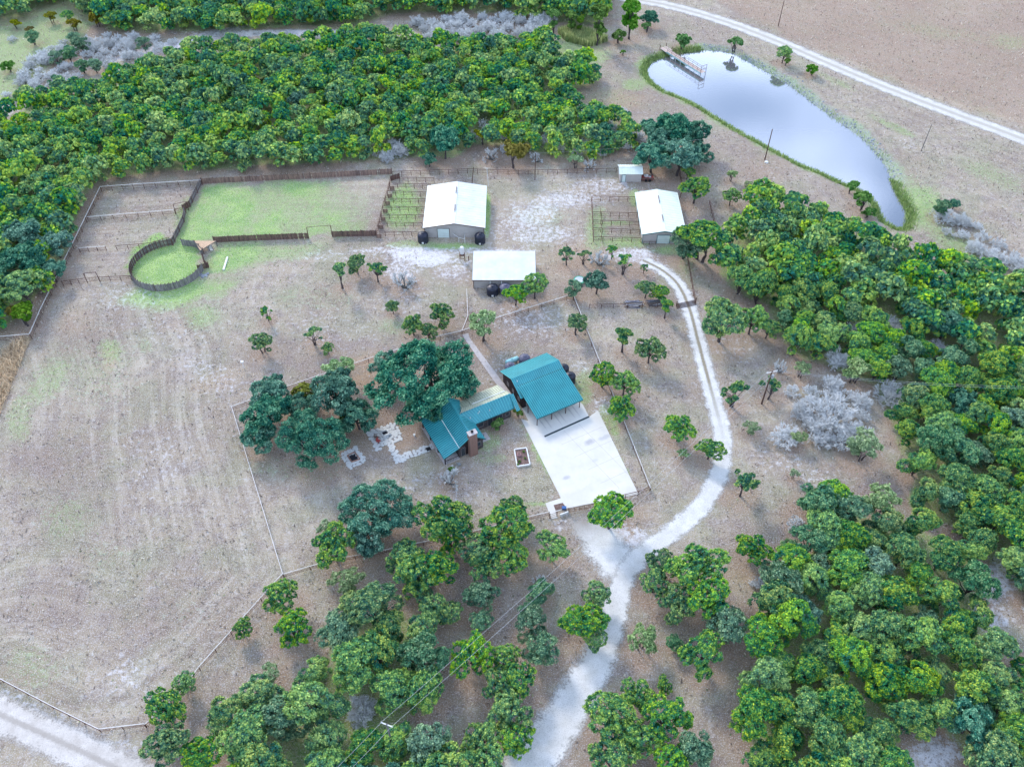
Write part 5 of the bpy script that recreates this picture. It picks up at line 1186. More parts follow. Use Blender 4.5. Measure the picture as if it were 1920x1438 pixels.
for a in (1.4, 2.4, 4.4, 5.4, 7.4, 8.4): g_ = HF(a, -.4); STAINS.append((g_[0], g_[1], 2.2, .18, A_ - math.pi / 2, .55, (.40, .37, .36)))
M['concrete'] = concrete_mat()
def sheet(name, pts, m_, z, t=.12):
    mb = MB(); n = len(pts); P_ = [(p[0], p[1]) for p in pts]
    if sum(P_[i][0] * P_[(i + 1) % n][1] - P_[(i + 1) % n][0] * P_[i][1] for i in range(n)) < 0: P_ = P_[::-1]
    mb.add([(x, y, z) for x, y in P_] + [(x, y, z - t) for x, y in P_], [tuple(range(n)), tuple(range(2 * n - 1, n - 1, -1))] + [(i, n + i, n + (i + 1) % n, (i + 1) % n) for i in range(n)])
    return tag(mb.build(name, m_), kind='structure')
def gz(*p): return [G(*zp(*q))[:2] for q in p]
pad = gz((1050, 682), (1297, 1172), (1200, 1204), (1240, 1302), (1276, 1294), (1262, 1258), (1330, 1236), (1778, 1148), (1527, 628), (1472, 668), (1432, 590))
pad += [HF(9.3, -5.4)[:2], HF(-.1, -5.4)[:2], HF(-.5, -2.2)[:2]]
# cut into poured bays with narrow joints
padw = pad; sheet("concrete_driveway", padw, M['concrete'], .06)
mb = MB()
for b_ in (5.5, 9.0, 12.5, 16.0): mb.beam(HF(1.2 + b_ * .15, b_, .063), HF(11.0 - b_ * .04, b_, .063), .05, .01)
for a in (4.0, 7.2): mb.beam(HF(a, 2.8, .063), HF(a + 1.8, 18.4, .063), .05, .01)
mb.build("expansion_joint", M['path'], bpy.data.objects["concrete_driveway"], kind='stuff')
o = MB().beam(HF(.24, 2.43, .075), HF(9.82, 2.28, .075), .34, .04).build("drain_grate", M['strip']); tag(o, "dark drain grate crossing the concrete in front of the carport", "drain")
sheet("footpath", gz((683, 158), (722, 148), (730, 178), (985, 520), (1020, 560), (1050, 680), (1010, 600), (960, 545), (905, 478), (700, 186)), M['path'], .045)
c_ = gz((1252, 1216), (1308, 1202), (1330, 1232), (1264, 1250)); sheet("planting_bed", c_, M['soil'], .10, .04)
t = thing("mailbox", "small blue box on the gate bed beside the concrete", "box", (*gz((1316, 1240))[0], 0)); g_ = gz((1316, 1240))[0]
MB().box(g_[0] - .35, g_[1] - .2, .1, g_[0] + .35, g_[1] + .2, .55).build("bin", M['blue'], t); MB().box(g_[0] - .38, g_[1] - .23, .55, g_[0] + .38, g_[1] + .23, .6).build("lid", M['blue'], t)
t['category'] = 'bin'; t['label'] = 'small blue bin on the planting bed beside the gate'; t.name = 'storage_bin'

# flagstone patios: stones laid one by one, joined because each shows only a few pixels
def flagstones(name, polys, parent_label, cat, seed, hole=None, m_='fieldstone', size=.55):
    r = np.random.default_rng(seed); W = [[G(x, y)[:2] for x, y in p] for p in polys]; allp = np.array(sum(W, [])); x0, y0 = allp.min(0); x1, y1 = allp.max(0)
    t = thing(name, parent_label, cat, (float(allp[:, 0].mean()), float(allp[:, 1].mean()), 0)); base = MB()
    for w_ in W:
        n = len(w_); w2 = w_
        if sum(w2[i][0] * w2[(i + 1) % n][1] - w2[(i + 1) % n][0] * w2[i][1] for i in range(n)) < 0: w2 = w2[::-1]
        base.add([(x, y, .02 + .004 * W.index(w_)) for x, y in w2], [tuple(range(n))])
    base.build("bedding", M['mortar'], t)
    if hole: hole_w = [G(x, y)[:2] for x, y in hole]
    mbs = MB(); pts = []
    for _ in range(6000):
        p = (r.uniform(x0, x1), r.uniform(y0, y1))
        if not any(inpoly(p[0], p[1], w_) for w_ in W) or (hole and inpoly(p[0], p[1], hole_w)): continue
        if all((p[0] - q[0]) ** 2 + (p[1] - q[1]) ** 2 > (size * .82) ** 2 for q in pts): pts.append(p)
    sm = bpy.data.meshes.new("stone"); k = 7; an = np.sort(r.uniform(0, 6.28, k)); an = np.arange(k) * 6.28 / k + r.uniform(-.3, .3, k)
    vs = [(math.cos(a) * .5, math.sin(a) * .5, 0) for a in an] + [(math.cos(a) * .46, math.sin(a) * .46, 1) for a in an]
    sm.from_pydata(vs, [], [tuple(range(k, 2 * k))] + [(i, (i + 1) % k, k + (i + 1) % k, k + i) for i in range(k)]); sm.materials.append(M[m_])
    for p in pts[:290]:
        o = bpy.data.objects.new("stone", sm); COL.objects.link(o); o.parent = t; o.location = (p[0] - t.location.x, p[1] - t.location.y, .02); o.rotation_euler = (0, 0, r.uniform(0, 6.28)); s_ = size * r.uniform(1.05, 1.45); o.scale = (s_ * 1.15, s_ * .9, r.uniform(.05, .09))
    return t
pk = crop(600, 760, 260 / 1920)
flagstones("flagstone_patio", [[pk(655, 368), (pk(1040, 235)), pk(1150, 460), pk(1000, 520), pk(840, 560), pk(860, 600), pk(780, 622)]], "main flagstone patio with small square hearth left of the house", "patio", 5, size=.62)
flagstones("flagstone_path", [[pk(930, 545), pk(1010, 515), pk(1090, 700), pk(1400, 590), pk(1560, 530), pk(1590, 590), pk(1440, 650), pk(1060, 808)]], "L-shaped flagstone path from the patio to the house porch", "path", 6, size=.55)
flagstones("fire_pit_patio", [[pk(288, 680), pk(490, 575), pk(645, 765), pk(420, 882)]], "separate square flagstone patio around a blackened fire pit", "patio", 7, hole=[pk(380, 700), pk(480, 650), pk(555, 750), pk(440, 790)], size=.5)
c_ = [G(*pk(*q)) for q in ((380, 700), (480, 650), (555, 750), (440, 790))]; cx_ = np.mean(c_, 0)
t = thing("fire_pit", "square blackened fire pit sunk in the separate patio", "fire pit", tuple(cx_)); mb = MB()
for i in range(4): mb.beam((c_[i][0], c_[i][1], .1), (c_[(i + 1) % 4][0], c_[(i + 1) % 4][1], .1), .22, .2)
mb.build("kerb", M['ironstone'], t); MB().add([(p[0], p[1], .06) for p in c_], [(3, 2, 1, 0)]).build("ash_bed", M['ash'], t)
for k in range(4): a = k * .8; MB().tube((cx_[0] - .4 * math.cos(a), cx_[1] - .4 * math.sin(a), .12), (cx_[0] + .4 * math.cos(a), cx_[1] + .4 * math.sin(a), .22), .07, n=7).build("log", M['ash'], t)
c_ = [G(*pk(*q)) for q in ((835, 380), (920, 350), (970, 400), (880, 445))]; cx_ = np.mean(c_, 0)
t = thing("hearth", "low square stone hearth in the middle of the main patio", "hearth", tuple(cx_))
for i in range(4): MB().beam((c_[i][0], c_[i][1], .25), (c_[(i + 1) % 4][0], c_[(i + 1) % 4][1], .25), .28, .4).build("stone_course", M['fieldstone'], t)
MB().add([(p[0], p[1], .12) for p in c_], [(3, 2, 1, 0)]).build("ash_bed", M['ash'], t)
g_ = G(*pk(1490, 595)); t = thing("door_mat", "dark door mat where the flagstone path meets the porch", "mat", g_); MB().box(-.8, -.4, .09, .0, .4, .12, lambda a, b, z: (g_[0] + .5 + a * math.cos(A_) - b * math.sin(A_), g_[1] + a * math.sin(A_) + b * math.cos(A_), z)).build("mat", M['black'], t)
# framed bed on the lawn
c_ = [G(*zp(*q)) for q in ((1008, 875), (1083, 865), (1105, 968), (1025, 980))]; cx_ = np.mean(c_, 0); t = thing("raised_bed", "white timber framed flower bed on the lawn beside the driveway", "flower bed", tuple(cx_))
for i in range(4): MB().beam((c_[i][0], c_[i][1], .18), (c_[(i + 1) % 4][0], c_[(i + 1) % 4][1], .18), .2, .36).build("timber", M['white'], t)
MB().add([(p[0], p[1], .2) for p in c_], [(3, 2, 1, 0)]).build("soil", M['soil'], t)
g_ = G(*zp(1037, 908)); t = thing("pink_planter", "pink planter box inside the white framed flower bed", "planter", g_); MB().box(g_[0] - .35, g_[1] - .25, .2, g_[0] + .35, g_[1] + .25, .55).build("trough", M['pink'], t); MB().box(g_[0] - .3, g_[1] - .2, .55, g_[0] + .3, g_[1] + .2, .57).build("soil", M['soil'], t)
for i, q in enumerate(((1065, 890), (1075, 930), (1040, 950), (1030, 970))):
    g_ = G(*zp(*q)); place('PB', g_[0], g_[1], .35, ("tiny green plant at the top of the framed bed", "tiny green plant at the right of the framed bed", "tiny green plant in the lower half of the framed bed", "tiny green plant at the lower corner of the framed bed")[i], None, 1.0, 'plant', 'bed_plant')

# ------------------------------------------------------------------ fences
post_me = {}
def post_mesh(h, r, m_):
    k = (round(h, 2), round(r, 3), m_)
    if k not in post_me:
        mb = MB().tube((0, 0, -.1), (0, 0, h), r, n=6); me = bpy.data.meshes.new("post"); me.from_pydata(mb.v, [], mb.f); me.materials.append(M[m_]); post_me[k] = me
    return post_me[k]
def pipe_fence(label, pts, h=1.35, step=2.6, rails=(1.0, .62, .3), top='rail', post='rust', pr=.06, skip=None, name="pipe_fence", zt=None, rr=.042):
    """pts: photo pixels of the top rail (zt) or of the ground line"""
    P_ = [np.array(G(x, y, h if zt is None else zt)[:2]) for x, y in pts]; t = thing(name, label, "fence", (float(P_[0][0]), float(P_[0][1]), 0)); L = t.location
    pm = post_mesh(h, pr, post); placed = []
    for i in range(len(P_) - 1):
        a, b = P_[i], P_[i + 1]; d = np.linalg.norm(b - a); n = max(1, int(round(d / step)))
        for k in range(n + (i == len(P_) - 2)):
            q = a + (b - a) * k / n; inst("post", pm, t, (q[0] - L.x, q[1] - L.y, 0))
        for j, f in enumerate(rails):
            MB().beam((a[0], a[1], h * f), (b[0], b[1], h * f), rr * 2 if j == 0 else rr * 1.1, rr * 2 if j == 0 else rr * 1.1).build("rail", M[top] if j == 0 else M[post], t)
    return t
def stockade(label, pts, h=1.8, m_='slat', cat="fence", name="picket_fence", raw=False, posts=True):
    P_ = [np.array(p[:2]) for p in pts] if raw else [np.array(G(x, y)[:2]) for x, y in pts]
    t = thing(name, label, cat, (float(P_[0][0]), float(P_[0][1]), 0)); L = t.location; mb = MB(); r = random.Random(len(label)); rl = MB()
    for i in range(len(P_) - 1):
        a, b = P_[i], P_[i + 1]; d = np.linalg.norm(b - a); u = (b - a) / d; nrm = np.array((-u[1], u[0])); s_ = 0.0
        while s_ < d - .05:
            w_ = min(r.uniform(.13, .24), d - s_); hh = h + r.uniform(-.12, .07); q0 = a + u * (s_ + .012); q1 = a + u * (s_ + w_ - .012); o_ = nrm * r.uniform(-.035, .035)
            if r.random() > .02: mb.beam((*(q0 + q1 + 2 * o_) / 2, 0), (*(q0 + q1 + 2 * o_) / 2, hh), .05 if abs(u[0]) < .5 else w_ - .024, w_ - .024 if abs(u[0]) < .5 else .05) if False else mb.hexa([(q0[0] + o_[0] - nrm[0] * .02, q0[1] + o_[1] - nrm[1] * .02, 0), (q1[0] + o_[0] - nrm[0] * .02, q1[1] + o_[1] - nrm[1] * .02, 0), (q1[0] + o_[0] + nrm[0] * .02, q1[1] + o_[1] + nrm[1] * .02, 0), (q0[0] + o_[0] + nrm[0] * .02, q0[1] + o_[1] + nrm[1] * .02, 0)] + [(q0[0] + o_[0] - nrm[0] * .02, q0[1] + o_[1] - nrm[1] * .02, hh), (q1[0] + o_[0] - nrm[0] * .02, q1[1] + o_[1] - nrm[1] * .02, hh + r.uniform(-.03, .03)), (q1[0] + o_[0] + nrm[0] * .02, q1[1] + o_[1] + nrm[1] * .02, hh), (q0[0] + o_[0] + nrm[0] * .02, q0[1] + o_[1] + nrm[1] * .02, hh)])
            s_ += w_
        for z in (.45, h * .8): MB().beam((*(a + nrm * .09), z), (*(b + nrm * .09), z), .07, .09).build("rail", M['slat_dark'], t)
        if posts:
            n = max(1, int(d / 2.6)); pm = post_mesh(h + .1, .08, 'slat_dark')
            for k in range(n + 1): q = a + (b - a) * k / n + nrm * .16; inst("post", pm, t, (q[0] - L.x, q[1] - L.y, 0))
    mb.build("slats", M[m_], t, kind='stuff'); return t
c3 = crop(80, 300, .2087); c1 = crop(680, 300, .2087); c2 = crop(1060, 280, 340 / 1880); c4 = crop(400, 300, 400 / 1920)
stockade("long reddish picket fence between the big paddock and the upper wood", [c3(1430, 215), (560, 336), (735, 326.5)], 1.55, 'slat')
stockade("grey picket fence running down the left side of the big paddock", [c3(1430, 218), c3(1345, 385), c3(1325, 420)], 1.7, 'slat_grey')
stockade("small dark picket gate box halfway down the grey picket fence", [c3(1325, 420), c3(1262, 458), c3(1275, 475)], 1.6, 'slat_dark')
stockade("grey picket fence from the gate box down to the round pen", [c3(1285, 478), c3(1270, 560), c3(1185, 740), c3(1168, 768)], 1.7, 'slat_grey')
stockade("dark picket fence along the lower side of the big paddock", [c3(1540, 742), (460, 452), (579, 447.5)], 1.6, 'slat_dark')
stockade("short dark picket fence right of the tall gate frame", [(623, 444.5), (705, 442.5)], 1.6, 'slat_dark')
# round pen
rim = np.array([G(*c3(*p), 1.8)[:2] for p in [(782, 935), (800, 890), (900, 790), (1000, 742), (1140, 705), (820, 1072), (860, 1092), (930, 1115), (1050, 1125), (1150, 1108), (1250, 1075), (1390, 975)]])
Mx = np.c_[2 * rim, np.ones(len(rim))]; sol = np.linalg.lstsq(Mx, (rim ** 2).sum(1), rcond=None)[0]; PCX, PCY = sol[0], sol[1]; PR = math.sqrt(sol[2] + PCX ** 2 + PCY ** 2)
print('round pen', PCX, PCY, PR)
def pen_pt(a): return (PCX + PR * math.cos(a), PCY + PR * math.sin(a))
def pen_ang(p): g_ = G(*p); return math.atan2(g_[1] - PCY, g_[0] - PCX)
aw = pen_ang(c3(1168, 768)); ag0 = pen_ang(c3(1395, 985)); ag1 = pen_ang(c3(1425, 860))
print('angles', aw, ag0, ag1)
n_ = 44; aa = np.linspace(aw, ag0 + 2 * math.pi, n_)
stockade("tall round picket pen enclosing the green circle of grass", [pen_pt(a) for a in aa], 1.85, 'slat_grey', "pen", "round_pen", raw=True)
g1 = G(*c3(1255, 768)); g2 = G(*c3(1375, 785)); g3 = pen_pt(ag1)
stockade("curved picket wing from the paddock corner to the right side of the round pen", [g1, g2, pen_pt(ag1 + .25), g3], 1.8, 'slat_grey', raw=True)
stockade("dark picket gate box on the right of the round pen", [c3(1440, 885), c3(1452, 930), c3(1490, 968), c3(1400, 990)], 1.4, 'slat_dark')
# viewing deck with steps
t = thing("viewing_deck", "triangular pine viewing deck with steps beside the round pen", "deck", G(*c3(1450, 770)))
A, B, C_ = G(*c3(1360, 725), 1.5), G(*c3(1555, 728), 1.5), G(*c3(1415, 812), 1.5)
n_ = 12
for i in range(n_):
    f0, f1 = i / n_, (i + .9) / n_
    p = [lerp(A, B, f0), lerp(A, B, f1), lerp(C_, B, f1), lerp(C_, B, f0)]
    MB().slab(p, .05).build("board", M['deck'], t)
for p in (A, B, C_, lerp(A, B, .5), lerp(C_, B, .5)): MB().beam((p[0], p[1], 0), (p[0], p[1], 1.44), .12, .12).build("post", M['pole_grey'], t)
MB().beam((*A[:2], 1.37), (*B[:2], 1.37), .06, .15).beam((*C_[:2], 1.37), (*B[:2], 1.37), .06, .15).beam((*A[:2], 1.37), (*C_[:2], 1.37), .06, .15).build("joist", M['pole_grey'], t)
s0 = np.array(G(*c3(1490, 765), 1.3)); s1 = np.array(G(*c3(1515, 812), .1))
for k in range(6): p = s0 + (s1 - s0) * k / 5; MB().beam((p[0] - .55, p[1], p[2]), (p[0] + .55, p[1] + .1, p[2]), .26, .05).build("step", M['white'], t)
MB().beam((s0[0] - .55, s0[1], s0[2]), (s1[0] - .55, s1[1], s1[2]), .05, .2).beam((s0[0] + .55, s0[1], s0[2]), (s1[0] + .55, s1[1], s1[2]), .05, .2).build("stringer", M['pole_grey'], t)
a, b = G(*c3(1660, 875), .15), G(*c3(1625, 988), .15); o = MB().beam(a, b, .35, .3).build("timber_beam", M['white']); tag(o, "long pale timber beam lying on the grass right of the round pen", "beam")
def frame_gate(label, b0_, b1_, h, gate=False, name="gate_frame", m_='rust'):
    a, b = G(*b0_), G(*b1_); t = thing(name, label, "gate", a)
    for p in (a, b): MB().tube((p[0], p[1], -.1), (p[0], p[1], h), .08, n=8).build("post", M[m_], t)
    MB().tube((a[0], a[1], h), (b[0], b[1], h), .05, n=6).build("top_bar", M[m_], t)
    if gate:
        g_ = MB()
        for z in (.3, .7, 1.1, 1.3): g_.tube((a[0], a[1], z), (b[0], b[1], z), .03, n=5)
        for k in (.25, .5, .75): q = lerp(a, b, k); g_.tube((q[0], q[1], .3), (q[0], q[1], 1.3), .025, n=5)
        g_.build("gate_leaf", M[m_], t)
frame_gate("tall rusty gate frame over the gap in the lower paddock fence", c4(860, 706), c4(1072, 690), 3.1)
frame_gate("tall rusty gate frame left of the dark gate box in the small paddocks", c3(1200, 484), c3(1315, 455), 2.6, True)
frame_gate("tall rusty gate frame in the fence left of the round pen", c3(405, 1103), c3(515, 1092), 2.6, True)
# pipe fences
pipe_fence("pale pipe fence along the upper side of the small left paddock", [c3(515, 240), c3(900, 212), c3(1420, 181)], 1.5, 2.7)
pipe_fence("long pale pipe fence down the left edge beside the oaks", [c3(515, 240), c3(380, 515), c3(295, 690), c3(195, 890), c3(100, 1090), (75, 580), (55, 626)], 1.5, 3.0)
pipe_fence("short pale pipe fence leaving the left corner for the edge", [(55, 626), (-40, 634)], 1.5, 3.0)
pipe_fence("pipe cross fence below the upper small paddock", [c3(400, 512), c3(1180, 446)], 1.35, 2.6)
pipe_fence("rusty cross fence stub at the middle left paddock", [c3(320, 790), c3(560, 776)], 1.3, 2.2)
pipe_fence("rusty cross fence from the middle left paddock to the round pen", [c3(655, 772), c3(960, 748), c3(1130, 695)], 1.3, 2.2, top='rust')
pipe_fence("rusty cross fence left of its tall gate frame", [c3(170, 1090), c3(385, 1062)], 1.3, 1.9, top='rust')
pipe_fence("rusty cross fence between the tall gate frame and the round pen", [c3(500, 1054), c3(785, 1040)], 1.3, 1.9, top='rust')
pipe_fence("pale straight fence on the left side of the house yard", [(434, 762), (450, 815), (476, 900), (530, 1076)], 1.25, 4.5)
pipe_fence("yard fence behind the oaks, from the left corner to the footpath", [(434, 762), (529, 727), (690, 672), (825, 629), (866, 620)], 1.25, 4.0)
pipe_fence("pale fence from the workshop corner down to the footpath", [(875, 541), (877, 592), (866, 620)], 1.3, 4.0)
pipe_fence("pale fence from the footpath up to the juniper-covered fence corner", [(866, 620), (941, 592), (1063, 554.6), (1076, 553)], 1.3, 3.2)
pipe_fence("long pale fence down the right side of the garage and driveway", [(1076, 555), (1122, 671), (1173, 796), (1220, 915)], 1.3, 4.2)
pipe_fence("front fence from the driveway corner to the gate", [(1220, 912), (1197, 921), (1150, 932)], 1.2, 2.4, top='rust')
pipe_fence("front fence left of the gate, behind the junipers", [(1030, 959), (977, 972), (885, 996), (700, 1035), (630, 1047), (530, 1076)], 1.2, 3.6)
pipe_fence("lower boundary fence from the yard corner to the three fence junipers", [(530, 1075), (515, 1090), (372, 1250), (335, 1300), (270, 1358)], 1.2, 3.4)
pipe_fence("boundary fence beside the dirt road at the lower left", [(270, 1356), (184, 1366), (95, 1322), (0, 1272), (-80, 1232)], 1.2, 2.6)
pipe_fence("rusty fence behind the lumber piles, left of the cattle guard", [c2(250, 1610), c2(500, 1605), c2(800, 1600), c2(1120, 1590)], 1.2, 2.6, top='rust')
pipe_fence("pipe fence above the barns along the upper wood", [(735, 322), (876, 317), (972, 320), (1156, 316)], 1.35, 2.4, top='rust')
pipe_fence("rusty fence climbing from the cattle guard past the small barn", [(1290, 479), (1297, 520), (1304, 560)], 1.3, 2.0, top='rust')
pipe_fence("dark fence on the slope right of the small barn", [(1331, 376), (1341, 416)], 1.3, 1.6, top='rust')
pipe_fence("dark fence line between pump house and small barn junipers", [(1274, 315), (1281, 350), (1275, 368)], 1.3, 1.6, top='rust')
for i, (lx, ly, rx, ry) in enumerate([(250, 155, 640, 162), (237, 210, 610, 220), (218, 278, 590, 290), (198, 345, 575, 352), (178, 415, 560, 425), (158, 488, 550, 497), (138, 558, 535, 566), (120, 640, 520, 650)]):
    pipe_fence(["topmost", "second", "third", "fourth", "fifth", "sixth", "seventh", "lowest"][i] + " pipe rail row of the pens left of the largest barn", [c1(lx, ly), c1(rx, ry)], 1.35, 2.1, top='rust', rails=(1.0, .66, .33), name="pen_fence")
    if i > 0: stockade(["", "first", "second", "third", "fourth", "fifth", "sixth", "seventh"][i] + " short plank panel along the outer ends of the left pens", [c1(lx + 6, ly + 62), c1(lx + 50, ly + 60)], 1.1, 'slat', name="plank_fence", posts=False)
pipe_fence("rusty end fence closing the left pens on the paddock side", [c1(250, 150), c1(218, 278), c1(178, 410), c1(120, 640)], 1.45, 2.3, top='rust', name="pen_fence")
stockade("dark plank panel at the top corner of the left pens", [c1(255, 190), c1(335, 165)], 1.4, 'slat_dark', name="plank_fence")
for i, (lx, ly, rx, ry) in enumerate([(275, 487, 745, 495), (283, 650, 750, 660), (290, 735, 765, 750), (290, 815, 775, 835), (293, 905, 790, 920)]):
    pipe_fence(["topmost", "second", "third", "fourth", "lowest"][i] + " pipe rail row of the pens left of the small barn", [c2(lx, ly), c2(rx, ry)], 1.35, 2.1, top='rust', name="pen_fence")
    if i: pipe_fence(["", "upper", "second", "third", "lowest"][i] + " short rail divider at the outer ends of the right pens", [c2(lx + 85, ly - 40), c2(lx + 80, ly)], 1.2, 1.2, top='rust', name="pen_fence")
pipe_fence("rusty end fence closing the right pens on the gravel side", [c2(275, 487), c2(293, 905)], 1.45, 2.3, top='rust', name="pen_fence")
# white pipe hitching frame in front of the large barn
t = thing("hitching_frame", "white pipe frame standing before the largest barn", "hitching rail", G(*c1(860, 740)))
a, b, c_ = G(*c1(800, 690)), G(*c1(865, 738)), G(*c1(918, 748))
for p in (a, b, c_, G(*c1(918, 700))): MB().tube((p[0], p[1], 0), (p[0], p[1], 1.2), .05, n=6).build("post", M['white'], t)
for p, q in ((a, b), (b, c_), (c_, G(*c1(918, 700)))): MB().tube((p[0], p[1], 1.2), (q[0], q[1], 1.2), .045, n=6).build("rail", M['white'], t)
# entrance gate in the front fence
a, b = G(1066, 962), G(1144, 945); t = thing("driveway_gate", "rusty pipe double gate across the end of the concrete driveway", "gate", a)
for k in range(2):
    p, q = lerp(a, b, k * .5 + .01), lerp(a, b, k * .5 + .49); g_ = MB()
    for z in (.15, .45, .8, 1.2): g_.tube((p[0], p[1], z), (q[0], q[1], z), .035, n=5)
    for f in (0, .25, .5, .75, 1): w_ = lerp(p, q, f); g_.tube((w_[0], w_[1], .15), (w_[0], w_[1], 1.2), .03, n=5)
    g_.tube((p[0], p[1], 1.2), (q[0], q[1], .15), .03, n=5); g_.build("gate_leaf", M['rust'], t)
for p in (a, b): MB().tube((p[0], p[1], 0), (p[0], p[1], 1.5), .08, n=8).build("post", M['rust'], t)
a, b = G(1031, 972), G(1044, 968); t = thing("walk_gate", "narrow rusty walk gate beside the planting bed", "gate", a)
for p in (a, b): MB().tube((p[0], p[1], 0), (p[0], p[1], 1.4), .06, n=8).build("post", M['rust'], t)
g_ = MB()
for z in (.2, .7, 1.15): g_.tube((a[0], a[1], z), (b[0], b[1], z), .03, n=5)
g_.build("gate_leaf", M['rust'], t)
a, b = G(1050, 968), G(1066, 962); t = thing("bed_wall", "short pale wall at the back of the planting bed by the gate", "wall", a); MB().beam((a[0], a[1], .3), (b[0], b[1], .3), .2, .6).build("block", M['white'], t)
# cattle guard
a, b = np.array(G(1268, 575)), np.array(G(1304, 568)); t = thing("cattle_guard", "steel cattle guard where the gravel track meets the rusty fence", "cattle guard", tuple((a + b) / 2))
for k in range(5): o_ = np.array((0, .35 * (k - 2), .09)); MB().tube(a + o_, b + o_, .06, n=6).build("bar", M['rust'], t)
for p in (a, b): MB().tube((p[0], p[1], 0), (p[0], p[1], 1.5), .09, n=8).build("post", M['rust'], t)

# ------------------------------------------------------------------ power line
def pole(label, base, h, m_='pole', arm=None, lean=(0, 0), transformer=False, r=.15):
    b = G(*base); t = thing("utility_pole", label, "utility pole", b); top = (b[0] + lean[0], b[1] + lean[1], h)
    MB().tube((b[0], b[1], -.1), top, r, r * .65, 10).build("shaft", M[m_], t)
    if arm:
        d = np.array((math.cos(arm), math.sin(arm), 0)); c_ = np.array(top) + (0, 0, -.35)
        MB().beam(c_ - d * 1.1, c_ + d * 1.1, .12, .12).build("crossarm", M['rail'], t)
        for s_ in (-1, 0, 1): q = c_ + d * s_; MB().lathe((q[0], q[1], q[2] + .06), [(.05, 0), (.08, .08), (.05, .12), (.08, .18), (.03, .26)], 8).build("insulator", M['white'], t)
    if transformer: MB().lathe((b[0] + .35, b[1] - .1, h - 1.9), [(.2, 0), (.24, .05), (.24, .8), (.15, .9)], 12).build("transformer", M['steel'], t)
    return np.array(top)
pA = pole("bare dark pole standing on the slope below the pond", (1434, 300), 8.6)
pB = pole("leaning brown pole with white crossarm and transformer right of the drive", (1428, 757), 9.0, arm=.3, transformer=True, r=.17)
pC = pole("thin dark pole among trees behind the largest barn", (1003, 338), 7.5, r=.12)
pD = pole("short leaning reddish pole behind the roof of the largest barn", (885, 344), 4.2, 'rust', lean=(.5, .6), r=.1)
pE = pole("grey wire-stayed pole right of the pond, nearest the county road", (1727, 284), 7.6, 'pole_grey', r=.12)
pF = pole("small dark pole in the dry field beyond the county road", (1459, 50), 8.0, r=.14)
gt = np.array(G(725, 1357, 9.0)); o = thing("utility_pole", "pale-topped pole rising out of the lower wood", "utility pole", (gt[0], gt[1], 0))
MB().tube((gt[0], gt[1], 0), (gt[0], gt[1], 9.0), .16, .11, 10).build("shaft", M['pole_grey'], o); MB().beam((gt[0] - .8, gt[1] + .3, 8.8), (gt[0] + .8, gt[1] - .3, 8.8), .14, .14).build("crossarm", M['white'], o)
for s_ in (-.7, .7): MB().lathe((gt[0] + s_, gt[1] - s_ * .37, 8.86), [(.05, 0), (.09, .1), (.03, .25)], 8).build("insulator", M['white'], o)
def wire(label, a, b, sag, r=.022):
    mb = MB(); n = 18; pts = []
    for i in range(n + 1): f = i / n; p = np.array(a) * (1 - f) + np.array(b) * f; p[2] -= sag * 4 * f * (1 - f); pts.append(p)
    for i in range(n): mb.tube(pts[i], pts[i + 1], r, n=4, caps=False)
    tag(mb.build("power_wire", M['wire']), label, "wire")
off = np.array((.45, -.25, 0))
wire("upper wire crossing the lower drive to the leaning pole", pB - off, gt - off * 1.4, 1.6, .015); wire("lower wire crossing the lower drive to the leaning pole", pB + off, gt + off * 1.4, 1.6, .015)
ge = np.array(G(560, 1520, 9.0)); wire("upper wire leaving the wood pole for the bottom edge", gt - off * 1.4, ge - off * 1.4, .5, .015); wire("lower wire leaving the wood pole for the bottom edge", gt + off * 1.4, ge + off * 1.4, .5, .015)
gr = np.array(G(2050, 728, 9.0)); wire("thin upper wire running right from the leaning pole", pB - off, gr - off, 1.2, .016); wire("thin lower wire running right from the leaning pole", pB + off, gr + off, 1.2, .016)
wire("thin wire from the tree-hidden pole to the slope pole below the pond", pC, pA, 1.0, .012)
wire("thin wire from the slope pole to the grey pole", pA, pE, 1.0, .010)

# ------------------------------------------------------------------ dock
s_ = np.array(G(1243, 92)); e_ = np.array(G(1318, 139)); d_ = (e_ - s_); Ld = np.linalg.norm(d_); d_ /= Ld; n2 = np.array((-d_[1], d_[0], 0)); DZ = .45
t = thing("fishing_dock", "long pale timber dock with rusty handrails and tall end frame on the pond", "dock", tuple(s_))
def D(u, v, z): p = s_ + d_ * u + n2 * v; return (p[0], p[1], z)
k = 0.0; bme = MB().box(-.11, -1.0, -.04, .11, 1.0, 0).build("board", M['dockwood'], t); bm_ = bme.data; bpy.data.objects.remove(bme)
bm_.transform(__import__('mathutils').Matrix.Translation((s_[0], s_[1], 0)))
an_ = math.atan2(d_[1], d_[0])
while k < Ld:
    o = bpy.data.objects.new("board", bm_); COL.objects.link(o); o.parent = t; q = d_ * k; o.location = (q[0], q[1], DZ); o.rotation_euler = (0, 0, an_); o.scale = (1, 1.25 if k < 2.8 else .8, 1); k += .25
MB().box(0, -.85, DZ - .42, Ld, -.80, DZ - .045, D).build("side_board", M['dockside'], t); MB().box(0, .80, DZ - .42, Ld, .85, DZ - .045, D).build("side_board", M['dockside'], t)
k = 2.5
while k < Ld + .1:
    for v in (-.78, .78): MB().tube(D(k, v, -1.6), D(k, v, DZ - .05), .07, n=7).build("pile", M['white'], t)
    k += 2.2
for v in (-.8, .8):
    k = 3.0
    while k < Ld + .1: MB().tube(D(k, v, DZ), D(k, v, DZ + 1.0), .035, n=6).build("rail_post", M['rust'], t); k += 1.9
    for z in (1.0, .5): MB().tube(D(3.0, v, DZ + z), D(Ld, v, DZ + z), .035, n=6).build("handrail", M['rust'], t)
